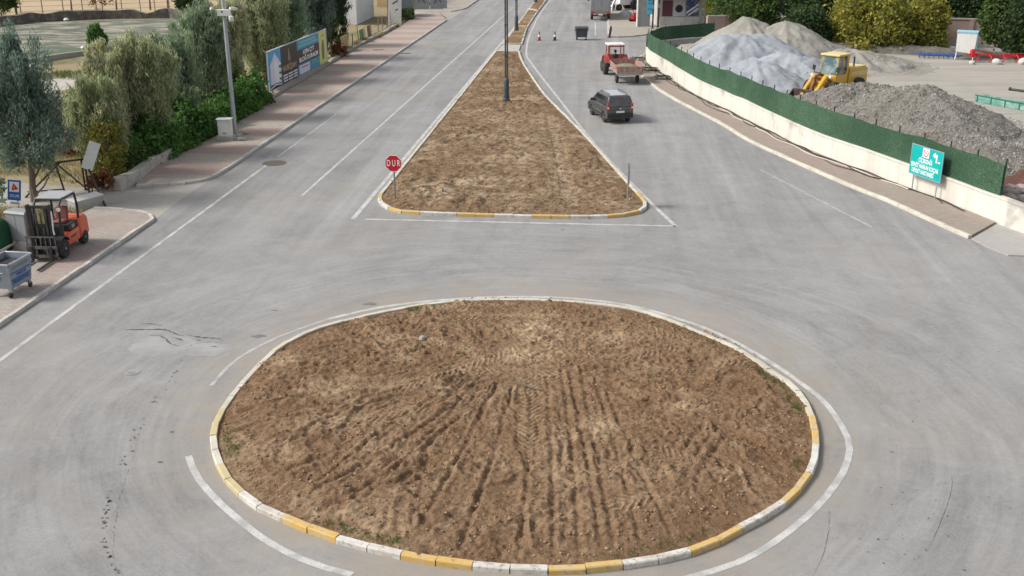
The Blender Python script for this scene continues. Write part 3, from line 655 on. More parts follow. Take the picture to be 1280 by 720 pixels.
def tree(name, label, base, h, rad, kind, prof='egg', group='', cat='tree', clumps=120, n_per=60, size=.12, elong=2.2, up=.6, out=.8, crown0=.18, seed=1, trunk=True, spires=0, tr=None, spread=None, aniso=(1, 1)):
    rs = np.random.RandomState(seed); t = thing(name, label, cat, base, 0, group or None)
    z0 = h*crown0; tt = rs.rand(clumps)**.9; az = rs.rand(clumps)*2*np.pi
    lob = 1+.22*np.sin(az*2+rs.rand()*6)+.16*np.sin(az*3+rs.rand()*6+tt*4)
    rr = PROF[prof](tt)*rad*lob*np.sqrt(.25+.75*rs.rand(clumps))
    cent = np.stack([rr*np.cos(az)*aniso[0], rr*np.sin(az)*aniso[1], z0+tt*(h-z0)], 1)
    if spires:                                                       # upright leaders above the crown
        for i in range(spires):
            a = rs.rand()*6.28; r0 = rad*.75*np.sqrt(rs.rand()); k = 9; hh = h*(.6+.5*rs.rand())
            zz = np.linspace(hh*.6, hh, k); sp = np.stack([r0*math.cos(a)+(zz-hh*.6)*.08*math.cos(a), r0*math.sin(a)+(zz-hh*.6)*.08*math.sin(a), zz], 1); cent = np.vstack([cent, sp])
    sd = spread if spread else rad*.13
    V, Fq = leaves(cent, n_per, sd*np.array([1, 1, 1.2]), size, elong, up, out, np.array([0, 0, h*.35]), rs)
    k = V[:, 2].reshape(-1, 4).min(1) > .03; Fq = Fq[k]
    mesh_obj('crown', V, Fq, LM[kind], t, False)
    if trunk:
        mb = MB(); r0 = tr or max(.05, h*.02); lean = rs.normal(0, .03, 2)*h; top = h*.72
        path = [(lean[0]*q*q+rs.normal(0, .01*h) * (q > 0), lean[1]*q*q+rs.normal(0, .01*h)*(q > 0), top*q-.02) for q in (0, .12, .25, .45, .7, 1)]
        mb.tube(path, [r0*1.35, r0, r0*.88, r0*.65, r0*.4, r0*.15], 9)
        for i in rs.choice(len(cent), min(16, len(cent)), False):
            e = cent[i]; q = np.clip((e[2]-rad*.5)/top, .12, .85); j = min(int(q*5), 4); s = Vector(path[j]).lerp(Vector(path[j+1]), .4)
            if e[2] > s.z: m_ = s.lerp(Vector(e), .5)+Vector((0, 0, -.08*rad)); mb.tube([s, m_, Vector(e)], [r0*.4, r0*.25, r0*.08], 5)
        mb.build('trunk', M_BARK, t)
    return t
def tr_h(by, ty): return (by-ty)*mpp(by)/.965
# the blue grey tree by the forklift
b = P(44, 252); tree('cypress_tree', 'tall blue-grey conifer behind the orange forklift', b, tr_h(252, 60), 1.95, 'blue', 'cone', clumps=330, n_per=75, size=.045, elong=5., up=1.3, out=.9, crown0=.22, seed=3, spires=20, tr=.15, spread=.15)
rowg = 'feathery trees in a row behind the ivy hedge'
ROW = [((160, 222), 112, 34, 'olive', 'vase', 'bushy olive tree at the near end of the hedge row, beside the autumn creeper'),
       ((186, 205), 78, 28, 'pale', 'vase', 'pale straw-tinged feathery tree, second from the near end of the hedge row'),
       ((216, 195), 62, 38, 'olive', 'vase', 'broad olive tree in the hedge row, between the pale tree and the blue-green one'),
       ((256, 172), 62, 34, 'grey', 'egg', 'dark blue-green tree just left of the white metal pole'),
       ((285, 150), 22, 30, 'grey', 'vase', 'taller grey-green tree directly behind the white metal pole'),
       ((318, 126), 14, 28, 'pale', 'vase', 'pale yellowish feathery tree behind the left end of the billboard'),
       ((352, 104), -6, 30, 'olive', 'vase', 'olive tree rising over the middle of the billboard'),
       ((385, 88), -12, 28, 'grey', 'vase', 'grey-green tree over the right end of the billboard'),
       ((414, 74), -22, 26, 'blue', 'vase', 'blue-grey tree just past the right end of the billboard'),
       ((436, 60), -16, 20, 'dark', 'egg', 'dark green tree at the far end of the hedge row, by the wooden fence')]
for i, (bp, ty, hw, kd, pf, lb) in enumerate(ROW):
    b = P(*bp)-RN.to_3d()*(1.2+.5*(i % 2))
    h = tr_h(bp[1], ty); r = hw*mpp(bp[1]-15)*.95
    tree('feathery_tree', lb, b, h, r, kd, pf, rowg, clumps=190, n_per=72, size=.05+.014*i/9, elong=5.5, up=1.7, out=.6, crown0=.1, seed=20+i, spires=26, spread=r*.095)
# ivy hedge along the pavement
def hedge(name, label, pts, width, height, kind, n, size, seed, cat='hedge', parent_name='foliage'):
    rs = np.random.RandomState(seed); path = resample(pts, .25); t = thing(name, label, cat, path[0].to_3d())
    idx = rs.randint(0, len(path)-1, n); pa = np.array([(p.x, p.y) for p in path]); d = np.array([(q-p).normalized() for p, q in zip(path[:-1], path[1:])])
    s = idx*.25; a = rs.rand(n)*np.pi; k = (.68+.32*rs.rand(n)+.35*(rs.rand(n) > .93)*rs.rand(n))*(1+.5*(fbm(s*.75, a*1.3, 3, seed)-.5)*2)
    lat = np.cos(a)*width/2*k; z = np.sin(a)**.75*height*k*(.7+.7*vnoise(s*.45, s*0, seed+1))
    fr = rs.rand(n)[:, None]
    xy = pa[idx]+d[idx]*fr*.25+np.stack([d[idx][:, 1], -d[idx][:, 0]], 1)*lat[:, None]
    cent = np.stack([xy[:, 0]-path[0].x, xy[:, 1]-path[0].y, np.maximum(z, .06)], 1)
    V, Fq = leaves(cent, 1, .05, size, 1.35, .1, 0, np.zeros(3), rs)
    mesh_obj(parent_name, V, Fq, LM[kind], t, False)
    mb = MB()
    for i in range(0, len(path)-1, 4):
        p = path[i]-path[0]
        for j in range(3):
            e = Vector((p.x+random.uniform(-.5, .5), p.y+random.uniform(-.4, .4), height*random.uniform(.5, .8))); mb.tube([(p.x, p.y, 0), (p.x*.5+e.x*.5, p.y*.5+e.y*.5, height*.35), e], [.03, .02, .01], 5)
    sm = mb.build('stems', M_BARK, t); sm['kind'] = 'stuff'; return t
def shift(pts, d): return [p+RN*d for p in pts]
hedge('ivy_hedge', 'dense dark green ivy hedge along the striped pavement', shift([P2(186, 214), P2(233, 191), P2(271, 172), P2(320, 141), P2(340, 129)], -.85), 1.9, 1.45, 'hedge', 17000, .16, 5)
hedge('ivy_hedge', 'low end of ivy with yellow-green leaves over the stone wall', shift([P2(158, 226), P2(172, 221), P2(188, 213)], -.9), 1.7, 1.5, 'green', 3200, .15, 6)
tree('creeper', 'yellow and red autumn creeper behind the leaning white panel', P(140, 232), 3.0, .95, 'creeper', 'egg', cat='climbing plant', clumps=60, n_per=34, size=.12, elong=1.3, crown0=.02, seed=61, tr=.03)
tree('shrub', 'low russet shrub on the dry slope left of the creeper', P(104, 190), .95, 1.5, 'russet', 'bush', cat='shrub', clumps=55, n_per=26, size=.14, elong=1.4, crown0=.0, seed=62, tr=.03)
tree('shrub', 'little red-leaved shrub at the foot of the autumn creeper', P(128, 238), .75, .6, 'russet', 'bush', cat='shrub', clumps=30, n_per=26, size=.1, elong=1.4, crown0=.0, seed=63, tr=.02)
tree('shrub', 'dusty brown bush under the trees between hedge and pole', P(228, 172)-RN.to_3d()*1.5, 1.6, .8, 'russet', 'bush', cat='shrub', clumps=30, n_per=26, size=.12, elong=1.6, crown0=.0, seed=64, tr=.03)
tree('small_cypress', 'small bright green cypress at the edge of the tarpaulined plot', P(122, 63), tr_h(63, 35), .85, 'hedge', 'egg', cat='tree', clumps=90, n_per=50, size=.09, elong=3.5, up=2.2, out=.3, crown0=.06, seed=65, spires=5)
tree('round_bush', 'round dark bush on the far bank above the green plot', P(238, 17), 2.9, 1.5, 'dark', 'bush', cat='bush', clumps=60, n_per=50, size=.2, elong=1.5, crown0=.04, seed=66)
tree('leafy_tree', 'green leafy tree cut off by the top left corner', P(2, 20), 3.2, 1.8, 'green', 'egg', cat='tree', clumps=60, n_per=50, size=.2, elong=1.5, crown0=.25, seed=67)
tree('reddish_tree', 'small reddish-brown tree in the dry field', P(122, 18), 3.6, 1.5, 'russet', 'egg', cat='tree', clumps=22, n_per=26, size=.16, elong=1.6, crown0=.35, seed=68)
for i, (px, h_, r_, kd, lb) in enumerate((((196, 196), 2.3, 1.0, 'green', 'loose green shrub pushing over the near half of the ivy hedge'), ((240, 168), 2.2, 1.0, 'pale', 'straw-coloured shrub between the ivy hedge and the dark blue-green tree'), ((300, 132), 2.4, 1.1, 'green', 'loose green shrub over the far half of the ivy hedge, past the metal pole'), ((172, 208), 1.9, .9, 'pale', 'dry pale shrub above the low end of the ivy'))):
    tree('wild_shrub', lb, P(*px)-RN.to_3d()*.9, h_, r_, kd, 'vase', 'wild shrubs in the hedge row', cat='shrub', clumps=60, n_per=44, size=.075, elong=3.2, up=1.2, crown0=.02, seed=170+i, tr=.03, spires=8)
# bare fruit tree trunks in the field
bt = None
for i, (x, y, hh, lb) in enumerate(((21, 19, 4.2, 'slim bare trunk in the far field, leftmost of the bare trees'), (90, 16, 4.4, 'bare trunk in the far field, second from the left'), (146, 14, 4.0, 'bare trunk in the far field behind the fence, in the middle of the row'), (188, 12, 3.9, 'dark forked bare tree in the far field above the white bag'), (210, 11, 4.1, 'bare tree in the far field beside the round dark bush'), (298, 9, 3.8, 'bare tree in the far field right of the metal pole'), (306, 7, 4.0, 'rightmost thin bare tree in the far field, right of the pole'))):
    rs = np.random.RandomState(300+i); t = thing('bare_tree', lb, 'bare tree', P(x, y), 0, 'bare trees in the dry field'); m = MB()
    m.tube([(0, 0, -.02), (.05, 0, hh*.3), (rs.normal(0, .1), .05, hh*.6), (rs.normal(0, .2), 0, hh)], [.13, .1, .07, .02], 7); m.build('trunk', M_BARK, t)
    m = MB()
    for k in range(9):
        a = rs.rand()*6.28; z = hh*(.35+.4*rs.rand()); l = hh*.35; m.tube([(0, 0, z), (math.cos(a)*l*.5, math.sin(a)*l*.5, z+l*.35), (math.cos(a)*l*.8, math.sin(a)*l*.8, z+l*.9)], [.04, .025, .008], 5)
    m.build('branches', M_BARK, t)
# dry grass, weeds: uncountable
def tufts(name, poly, n, kind, hgt, seed, z=0, width=.02, label='', path=None, sp=.1):
    rs = np.random.RandomState(seed); 
    if path is None:
        xs = [p[0] for p in poly]; ys = [p[1] for p in poly]; pts = []
        X = rs.uniform(min(xs), max(xs), n*3); Y = rs.uniform(min(ys), max(ys), n*3); k = in_poly(X, Y, poly) & (fbm(X*.35, Y*.35, 3, seed) > .47); X = X[k][:n]; Y = Y[k][:n]
    else:
        pp = resample(path, .1); i = rs.randint(0, len(pp), n*2); i = i[vnoise(i*.06, i*0., seed) > .5][:n]; X = np.array([pp[j].x for j in i])+rs.normal(0, sp, len(i)); Y = np.array([pp[j].y for j in i])+rs.normal(0, sp, len(i))
    c = np.stack([X, Y, np.full(len(X), z+hgt*.4)], 1)
    V, Fq = leaves(c, 4, np.array([hgt*.3, hgt*.3, hgt*.1]), width, hgt/width, 2.2, 0, np.zeros(3), rs)
    o = mesh_obj(name, V, Fq, LM[kind], None, False); tag(o, label, 'grass', kind='stuff'); return o
slope = [P2(100, 232), P2(140, 222), P2(190, 190), P2(150, 130), P2(130, 105), P2(95, 112), P2(60, 124), P2(-40, 130), P2(-60, 215), P2(30, 222)]
tufts('dry_grass', slope, 5200, 'straw', .28, 71, -.03, .025, 'pale dry grass on the slope behind the conifer')
tufts('dry_grass', [P2(0, 316), P2(55, 290), P2(112, 264), P2(55, 264), P2(-20, 262), P2(-80, 300)], 1500, 'straw', .38, 72, -.03, .02, 'tall straw grass beside the grey cabinet')
tufts('green_weeds', [P2(40, 95), P2(150, 80), P2(260, 55), P2(300, 60), P2(170, 110), P2(90, 100)], 2600, 'grass', .3, 73, -.03, .03, 'green weeds below the tarpaulined plot')
tufts('green_weeds', slope, 1600, 'grass', .2, 74, -.03, .03, 'green weeds scattered over the slope')

# ------------------------------------------------------------------ vehicles
def paint(name, c, rough=.35, metal=.0, coat=.5, dirt=.35): return mat(name, c, rough, [(2.2, (.33, .29, .24), .45, .8, dirt)], metal=metal, coat=coat, spec=.5)
M_RUB = mat('tyre_rubber', (.03, .03, .03), .85, [(4., (.12, .11, .095), .45, .75, .6)])
M_GLASS = mat('dark_window_glass', (.02, .024, .028), .06, spec=.8, coat=.6)
M_BLACK = mat('black_plastic', (.03, .03, .032), .55, [(5., (.09, .085, .08), .5, .8, .5)])
M_BLKM = mat('black_painted_steel', (.035, .035, .037), .5, [(5., (.12, .105, .09), .5, .75, .6), (14., (.2, .17, .14), .6, .75, .4)], metal=.2)
M_STEEL = mat('galvanised_steel', (.46, .47, .48), .45, [(3., (.36, .36, .36), .42, .7, .7), (12., (.25, .22, .19), .6, .78, .5)], metal=.55)
M_GREYM = mat('grey_painted_metal', (.25, .27, .28), .55, [(3., (.25, .25, .25), .45, .75, .6), (14., (.2, .17, .14), .62, .78, .5)])
M_ALU = mat('bright_alloy', (.55, .56, .57), .35, metal=.8)
M_RED = mat('red_lamp', (.42, .02, .025), .2, coat=.6)
M_WLAMP = mat('clear_lamp', (.75, .75, .75), .2, coat=.6)
M_PLATE = mat('number_plate', (.72, .72, .7), .5)
M_WPAINT = mat('white_painted_metal', (.70, .70, .67), .5, [(2.5, (.5, .47, .42), .45, .75, .6), (12., (.3, .24, .18), .63, .78, .5)])
def wheel(parent, x, y, r, w, rim=.6, rimmat=None, side=1):
    """wheel as a part with a rim sub-part; axle along local y"""
    o = MB().lathe([(r*.55, -w/2), (r*.86, -w/2), (r*.96, -w*.42), (r, -w*.28), (r, w*.28), (r*.96, w*.42), (r*.86, w/2), (r*.55, w/2)], axis='Y', n=28).build('wheel', M_RUB, parent, loc=(x, y, r))
    m = MB(); m.lathe([(r*rim, -w*.46), (r*rim, w*.46)], axis='Y', n=20)
    for s in (1, -1):
        m.lathe([(r*.16, s*w*.46), (r*.14, s*w*.52)], axis='Y', n=10)
        for k in range(5):
            a = 2*math.pi*k/5; m.box((math.cos(a)*r*.36, s*w*.475, math.sin(a)*r*.36), (r*.42, w*.04, r*.13), rotm(0, -a, 0))
    m.build('rim', rimmat or M_ALU, o); return o
def arc(cx, cz, r, a0, a1, n=9): return [(cx+r*math.cos(math.radians(a0+(a1-a0)*i/n)), cz+r*math.sin(math.radians(a0+(a1-a0)*i/n))) for i in range(n+1)]
def make_van(label, body_m, roof_m, loc, rz):
    t = thing('parked_car' if False else 'van', label, 'van', loc, rz); wb, r = 1.25, .31
    prof = [(-1.96, .30)]+arc(-wb, .31, .39, 180, 0)+arc(wb, .31, .39, 180, 0)+[(1.93, .28), (1.97, .5), (1.93, .74), (1.62, .93), (1.12, 1.03), (-1.92, 1.03), (-1.97, .8), (-1.98, .5)]
    b = MB(); b.prism(prof, -.85, .85, 'Y'); b.build('body', body_m, t, bevel=.05)
    g = MB()
    def ring(z, x0, x1, y): return [(x0, -y, z), (x1, -y, z), (x1, y, z), (x0, y, z)]
    g.loft([ring(1.02, -1.93, 1.2, .835), ring(1.34, -1.88, .78, .77), ring(1.62, -1.8, .42, .68), ring(1.67, -1.7, .3, .6)]); g.build('cabin', body_m, t, bevel=.03)
    ro = MB(); ro.box((-.68, 0, 1.685), (1.95, 1.12, .03)); ro.build('roof', roof_m, t, bevel=.012)
    def side(z0, z1, xs, s):
        def yy(z): return (.835-(z-1.02)/.32*.065 if z < 1.34 else .77-(z-1.34)/.28*.09)+.004
        (a, b_, c, d) = xs; q = [(a, s*yy(z0), z0), (b_, s*yy(z0), z0), (c, s*yy(z1), z1), (d, s*yy(z1), z1)]
        return q if s > 0 else q[::-1]
    for s in (1, -1):
        for xs in ((.34, 1.0, .55, .34), (-.62, .26, .26, -.62), (-1.62, -.72, -.72, -1.56)):
            m = MB(); q = side(1.06, 1.34, xs, s); m.slab(q, -.012 if s > 0 else -.012)
            q2 = side(1.34, 1.56, (xs[3] if xs[0] == xs[3] else xs[3]+(xs[0]-xs[3])*.0, xs[2], xs[2]-(.2 if xs[1] == 1.0 else 0), xs[3]+.02), s); m.slab(q2, -.012)
            m.build('side_window', M_GLASS, t, smooth=0)
        MB().box((.78, s*.93, 1.1), (.12, .2, .15)).build('mirror', M_BLACK, t, bevel=.03)
        m = MB(); m.tube([(-1.55, s*.56, 1.70), (-1.4, s*.56, 1.75), (.05, s*.56, 1.75), (.2, s*.56, 1.70)], .022, 8); m.build('roof_rail', M_BLACK, t)
        MB().box((-.15, s*.857, .92), (.16, .025, .04)).build('door_handle', M_BLACK, t, bevel=.008)
        MB().box((-.0, s*.853, .46), (1.75, .02, .16)).build('side_trim', M_BLACK, t, bevel=.006)
        m = MB(); m.box((-1.925, s*.765, 1.0), (.1, .15, .46)); l = m.build('tail_lamp', M_RED, t, bevel=.03)
        MB().box((-1.972, s*.765, .98), (.02, .1, .1)).build('reversing_lamp', M_WLAMP, l, bevel=.005)
        MB().box((1.86, s*.62, .72), (.2, .3, .18)).build('headlight', M_WLAMP, t, bevel=.04)
    m = MB(); m.slab([(-1.912, -.66, 1.14), (-1.912, .66, 1.14), (-1.845, .60, 1.50), (-1.845, -.60, 1.50)], .018); m.build('rear_window', M_GLASS, t, smooth=0)
    m = MB(); m.box((-1.86, 0, 1.55), (.03, .26, .035)); m.build('brake_lamp', M_RED, t)
    m = MB(); m.slab([(1.2, -.75, 1.05), (1.2, .75, 1.05), (.47, .64, 1.6), (.47, -.64, 1.6)], .02); m.build('windscreen', M_GLASS, t, smooth=0)
    m = MB(); m.box((-1.985, 0, .52), (.12, 1.66, .28)); m.build('rear_bumper', M_BLACK, t, bevel=.04)
    MB().box((1.96, 0, .45), (.1, 1.6, .28)).build('front_bumper', M_BLACK, t, bevel=.04)
    MB().box((-2.0, .0, .73), (.015, .52, .12)).build('number_plate', M_PLATE, t)
    MB().lathe([(.055, -1.985), (.055, -1.972)], o=(0, 0, .93), axis='X', n=16).build('badge', M_ALU, t)
    MB().box((-1.98, 0, .86), (.02, 1.2, .02)).build('tailgate_trim', M_BLACK, t)
    for x in (-wb, wb):
        for s in (1, -1): wheel(t, x, s*.74, r, .2)
    return t
M_VAN = paint('charcoal_car_paint', (.075, .075, .08), .3, .5); M_VANR = paint('sky_reflection_roof', (.42, .43, .45), .25, .3, 1.0, .2)  # roof panel coloured pale to imitate the sky reflected in it
vl, vf = P2(755.5, 152.5), P2(740.5, 143.5); vr = math.atan2((vf-vl).y, (vf-vl).x); vc = (vl+vf)/2+Vector((math.sin(vr), -math.cos(vr)))*.74
make_van('charcoal grey van with its roof painted pale like reflected sky driving away beside the median', M_VAN, M_VANR, (vc.x, vc.y, .004), vr)
M_WVAN = paint('white_car_paint', (.6, .6, .6), .35)
make_van('white vehicle far up the left carriageway, cut off by the top edge', M_WVAN, M_WVAN, (P(606, -3).x, P(606, -3).y+1.2, .004), math.radians(-95.2))

# tractor with trailer
tr_dir = math.radians(93.5); M_TRED = mat('faded_tractor_red', (.36, .055, .05), .5, [(3., (.42, .2, .17), .45, .75, .6)])
t0 = (P2(770, 103.5)+P2(797, 103))/2
def loc2(p, z=.004): return (p.x, p.y, z)
fwd = Vector((math.cos(tr_dir), math.sin(tr_dir)))
tl = thing('farm_trailer', 'faded red open farm trailer loaded with earth, towed behind the tractor', 'trailer', loc2(t0), tr_dir)
M_TRL = mat('faded_red_boards', (.31, .15, .13), .8, [((.6, 6., 6.), (.46, .36, .32), .42, .7, .8), (7., (.22, .12, .1), .5, .75, .6)], [(9., .4, .01)])
M_CHAS = mat('dusty_chassis', (.36, .33, .29), .8, [(5., (.2, .17, .14), .45, .75, .7)])
Lt, Wt = 3.3, 1.95
m = MB(); m.box((.45, 0, .86), (Lt, Wt, .07)); m.box((.45, .5, .76), (Lt, .1, .12)); m.box((.45, -.5, .76), (Lt, .1, .12)); m.box((-1.22, 0, .80), (.08, Wt, .14)); m.tube([(2.1, .4, .76), (3.2, 0, .62)], .05); m.tube([(2.1, -.4, .76), (3.2, 0, .62)], .05); m.build('chassis', M_CHAS, tl)
for s in (1, -1): MB().box((.45, s*(Wt/2), 1.14), (Lt, .05, .50), rotm(-s*.1)).build('side_board', M_TRL, tl)
MB().box((-1.22, 0, 1.13), (.05, Wt-.06, .48)).build('tailgate', M_TRL, tl); MB().box((2.08, 0, 1.2), (.05, Wt-.06, .6)).build('front_board', M_TRL, tl)
m = MB()
for i in range(5): m.box((-1.25, -.8+.4*i, 1.13), (.03, .05, .5))
m.box((-1.25, 0, .92), (.035, 1.7, .05)); m.build('tailgate_ribs', M_CHAS, tl)
def load_h(X, Y): return 1.0+.32*np.exp(-((X-.6)/1.2)**2)*(1-(Y/1.1)**2)+.12*(fbm(X*3, Y*3, 3, 80)-.5), {'dry': X*0}
grid_surface('load', -1.18, 2.06, -Wt/2+.03, Wt/2-.05, .08, None, load_h, mat('earth_load', (.20, .19, .12), .95, [(5., (.3, .25, .17), .45, .7, .8), (2., (.1, .14, .06), .5, .7, .7)]), None, tl)
MB().tube([(0, -.85, .36), (0, .85, .36)], .05).build('axle', M_CHAS, tl)
for s in (1, -1): wheel(tl, 0, s*.78, .36, .2, .55, M_CHAS)
tc = t0+fwd*4.3+Vector((fwd.y, -fwd.x))*(-.28); tr = thing('tractor', 'red cab tractor with white roof pulling a trailer away up the road', 'tractor', loc2(tc), tr_dir+.03)
m = MB(); m.box((1.55, 0, 1.05), (1.5, .62, .5)); m.box((2.28, 0, .95), (.1, .6, .6)); m.build('bonnet', M_TRED, tr, bevel=.06)
m = MB(); m.box((.8, 0, .72), (2.6, .42, .36)); m.tube([(0, -.62, .68), (0, .62, .68)], .13, 10); m.tube([(1.95, -.6, .42), (1.95, .6, .42)], .07, 8); m.build('chassis', M_BLKM, tr)
for s in (1, -1):
    m = MB(); m.prism(arc(0, .68, .86, -5, 160, 10)+arc(0, .68, .78, 160, -5, 10), s*.55, s*.93, 'Y'); m.build('mudguard', M_TRED, tr)
    wheel(tr, 0, s*.74, .68, .36, .55, M_TRED); wheel(tr, 1.95, s*.64, .4, .24, .55, M_TRED)
    m = MB()
    m.tube([(-.35, s*.62, 1.15), (-.42, s*.6, 2.28)], .045, 6); m.tube([(.75, s*.6, 1.1), (.65, s*.56, 2.28)], .04, 6); m.box((.2, s*.6, 1.3), (1.15, .06, .42)); m.build('cab_post', M_TRED, tr)
m = MB(); m.box((-.37, .42, 1.35), (.06, .42, .5)); m.box((-.37, -.42, 1.35), (.06, .42, .5)); m.tube([(-.42, -.6, 2.2), (-.42, .6, 2.2)], .05, 6); m.build('rear_panel', M_TRED, tr)
MB().box((.12, 0, 2.33), (1.35, 1.42, .12)).build('cab_roof', M_WPAINT, tr, bevel=.05)
m = MB(); m.box((-.1, 0, 1.0), (.45, .5, .1)); m.box((-.3, 0, 1.25), (.1, .48, .45)); m.build('seat', M_BLACK, tr, bevel=.03)
m = MB(); m.lathe([(.2, 1.42), (.2, 1.44)], o=(.45, 0, 0)); m.tube([(.6, 0, 1.0), (.45, 0, 1.42)], .025); m.build('steering_wheel', M_BLACK, tr)
m = MB(); m.tube([(1.3, .2, 1.25), (1.3, .2, 2.1)], .035); m.build('exhaust', M_BLKM, tr)
# the driver
def skinned(name, pts, edges, radii, m, parent=None, sub=2, root=0):
    me = bpy.data.meshes.new(name); me.from_pydata(pts, edges, []); o = bpy.data.objects.new(name, me); col.objects.link(o)
    if parent is not None: o.parent = parent
    bm = bmesh.new(); bm.from_mesh(me); ly = bm.verts.layers.skin.verify(); bm.verts.ensure_lookup_table()
    for i, v in enumerate(bm.verts): v[ly].radius = (radii[i], radii[i]); v[ly].use_root = (i == root)
    bm.to_mesh(me); bm.free()
    o.modifiers.new('skin', 'SKIN').use_smooth_shade = True; sb = o.modifiers.new('sub', 'SUBSURF'); sb.levels = sb.render_levels = sub
    dg = bpy.context.evaluated_depsgraph_get(); dg.update(); nm = bpy.data.meshes.new_from_object(o.evaluated_get(dg)); o.modifiers.clear(); o.data = nm; nm.name = name
    nm.materials.clear()
    for x in (m if isinstance(m, list) else [m]): nm.materials.append(x)
    return o
M_SKIN = mat('skin', (.40, .25, .18), .6); M_HAIR = mat('dark_hair', (.02, .017, .015), .7); M_CLOTH = mat('dark_jacket_cloth', (.045, .04, .045), .9, [(9., (.08, .07, .07), .45, .7, .6)])
sx, sy = math.cos(tr_dir+.03), math.sin(tr_dir+.03)
def tw(x, y, z): return (tc.x+x*sx-y*sy, tc.y+x*sy+y*sx, z+.004)
pr = thing('person', 'driver in a dark jacket seated in the red tractor cab, seen from behind', 'person', tw(-.1, 0, 1.05), tr_dir+.03)
pp = [(0, 0, .08), (0, 0, .3), (0, 0, .46), (.01, 0, .55), (.02, 0, .64), (.03, 0, .76), (0, .17, .46), (.12, .27, .25), (.4, .17, .38), (0, -.17, .46), (.12, -.27, .25), (.4, -.17, .38), (.1, .1, .08), (.48, .15, .1), (.5, .15, -.3), (.1, -.1, .08), (.48, -.15, .1), (.5, -.15, -.3), (.45, .15, .39), (.45, -.15, .39), (.6, .15, -.34), (.6, -.15, -.34)]
pe = [(0, 1), (1, 2), (2, 3), (3, 4), (4, 5), (2, 6), (6, 7), (7, 8), (2, 9), (9, 10), (10, 11), (0, 12), (12, 13), (13, 14), (0, 15), (15, 16), (16, 17), (8, 18), (11, 19), (14, 20), (17, 21)]
prd = [.15, .15, .13, .06, .085, .09, .07, .055, .04, .07, .055, .04, .1, .075, .05, .1, .075, .05, .035, .035, .045, .045]
body = skinned('body', pp, pe, prd, [M_CLOTH, M_SKIN], pr)
for p in body.data.polygons: p.material_index = 1 if (p.center.z > .54 or p.center.x > .385 and p.center.z > .3) else 0
MB().lathe([(.0, .875), (.06, .87), (.1, .82), (.11, .75), (.1, .68), (.06, .66)], o=(.0, 0, 0), n=16).build('hair', M_HAIR, pr, smooth=60)

# box truck up the right carriageway
tk = thing('box_truck', 'grey box truck parked at the right kerb, its rear towards the viewer', 'truck', loc2(P2(748.5, 27)+Vector((.35, 2.4))), math.radians(86))
M_TKB = mat('weathered_grey_truck_body', (.24, .25, .26), .6, [(1.5, (.33, .33, .33), .42, .7, .7), (8., (.17, .16, .15), .5, .75, .5)])
M_TAIL = mat('rusty_tailboard', (.25, .15, .12), .7, [(4., (.36, .26, .22), .45, .7, .7)])
MB().box((1.2, 0, 2.35), (6.2, 2.35, 2.5)).build('cargo_box', M_TKB, tk, bevel=.04)
m = MB()
for y in (-.95, -.0, .95): m.box((-1.92, y, 2.4), (.03, .06, 2.2))
m.box((-1.92, 0, 3.5), (.03, 2.2, .08)); m.build('door_bars', M_TKB, tk)
MB().box((-1.95, 0, 1.0), (.08, 2.35, .34)).build('tailboard', M_TAIL, tk)
for s in (1, -1): MB().box((-2.0, s*.9, .98), (.04, .34, .13)).build('tail_lamp', M_RED, tk)
MB().box((-2.0, 0, .72), (.03, .52, .12)).build('number_plate', M_PLATE, tk)
m = MB(); m.box((2.0, .4, .85), (7.8, .12, .22)); m.box((2.0, -.4, .85), (7.8, .12, .22)); m.box((-1.85, 0, .6), (.1, 2.2, .12)); m.build('chassis', M_BLKM, tk)
m = MB(); m.prism([(4.5, .6), (6.3, .6), (6.35, 1.5), (6.05, 2.5), (4.5, 2.5)], -1.1, 1.1, 'Y'); m.build('cab', M_TRED, tk, bevel=.08)
m = MB(); m.slab([(6.36, -1, 1.5), (6.36, 1, 1.5), (6.1, .95, 2.35), (6.1, -.95, 2.35)], .02); m.build('windscreen', M_GLASS, tk, smooth=0)
for s in (1, -1):
    for x in (0, 5.3): wheel(tk, x, s*.98, .46, .3, .55, M_CHAS)
    m = MB(); m.tube([(6.0, s*1.1, 2.0), (5.9, s*1.4, 2.0)], .02); m.box((5.9, s*1.42, 1.8), (.06, .2, .4)); m.build('mirror', M_BLACK, tk)

# forklift
fa = (P2(80, 327)+P2(38, 326))/2; ra = P2(109, 307); fr = math.radians(-93.2); fd = Vector((math.cos(fr), math.sin(fr)))
fo = fa-fd*.82+Vector((.12, .1)); fk = thing('forklift', 'orange and black forklift truck parked on the left pavement, forks towards the waste bin', 'forklift', (fo.x, fo.y, .127), fr)
M_OR = mat('orange_paint', (.60, .072, .02), .45, [(3., (.5, .13, .06), .45, .75, .5), (12., (.2, .1, .06), .64, .78, .5)], coat=.3, spec=.5)
m = MB(); m.prism([(-1.42, .42), (-1.38, .98), (-1.22, 1.13), (-.72, 1.17), (-.62, 1.0), (-.62, .3), (-1.25, .3)], -.57, .57, 'Y'); cw = m.build('counterweight', M_OR, fk, bevel=.1)
m = MB()
for z in (.72, .86): m.box((-1.405, 0, z), (.03, .7, .06))
m.build('grille', M_BLACK, cw)
m = MB(); m.prism([(-.6, .32), (.52, .32), (.52, .52), (.3, .78), (-.6, .82)], -.55, .55, 'Y'); m.build('body_panel', M_OR, fk, bevel=.03)
m = MB(); m.box((-.3, 0, .93), (.85, 1.0, .24)); m.box((.52, 0, .85), (.2, .95, .62)); m.box((.3, 0, .45), (.8, .9, .1)); m.build('cowl', M_BLACK, fk, bevel=.04)
for s in (1, -1): text('lettering', '3.0', .19, M_WPAINT, fk, (-.22, s*.503, .93), (math.pi/2, 0, math.pi if s > 0 else 0))
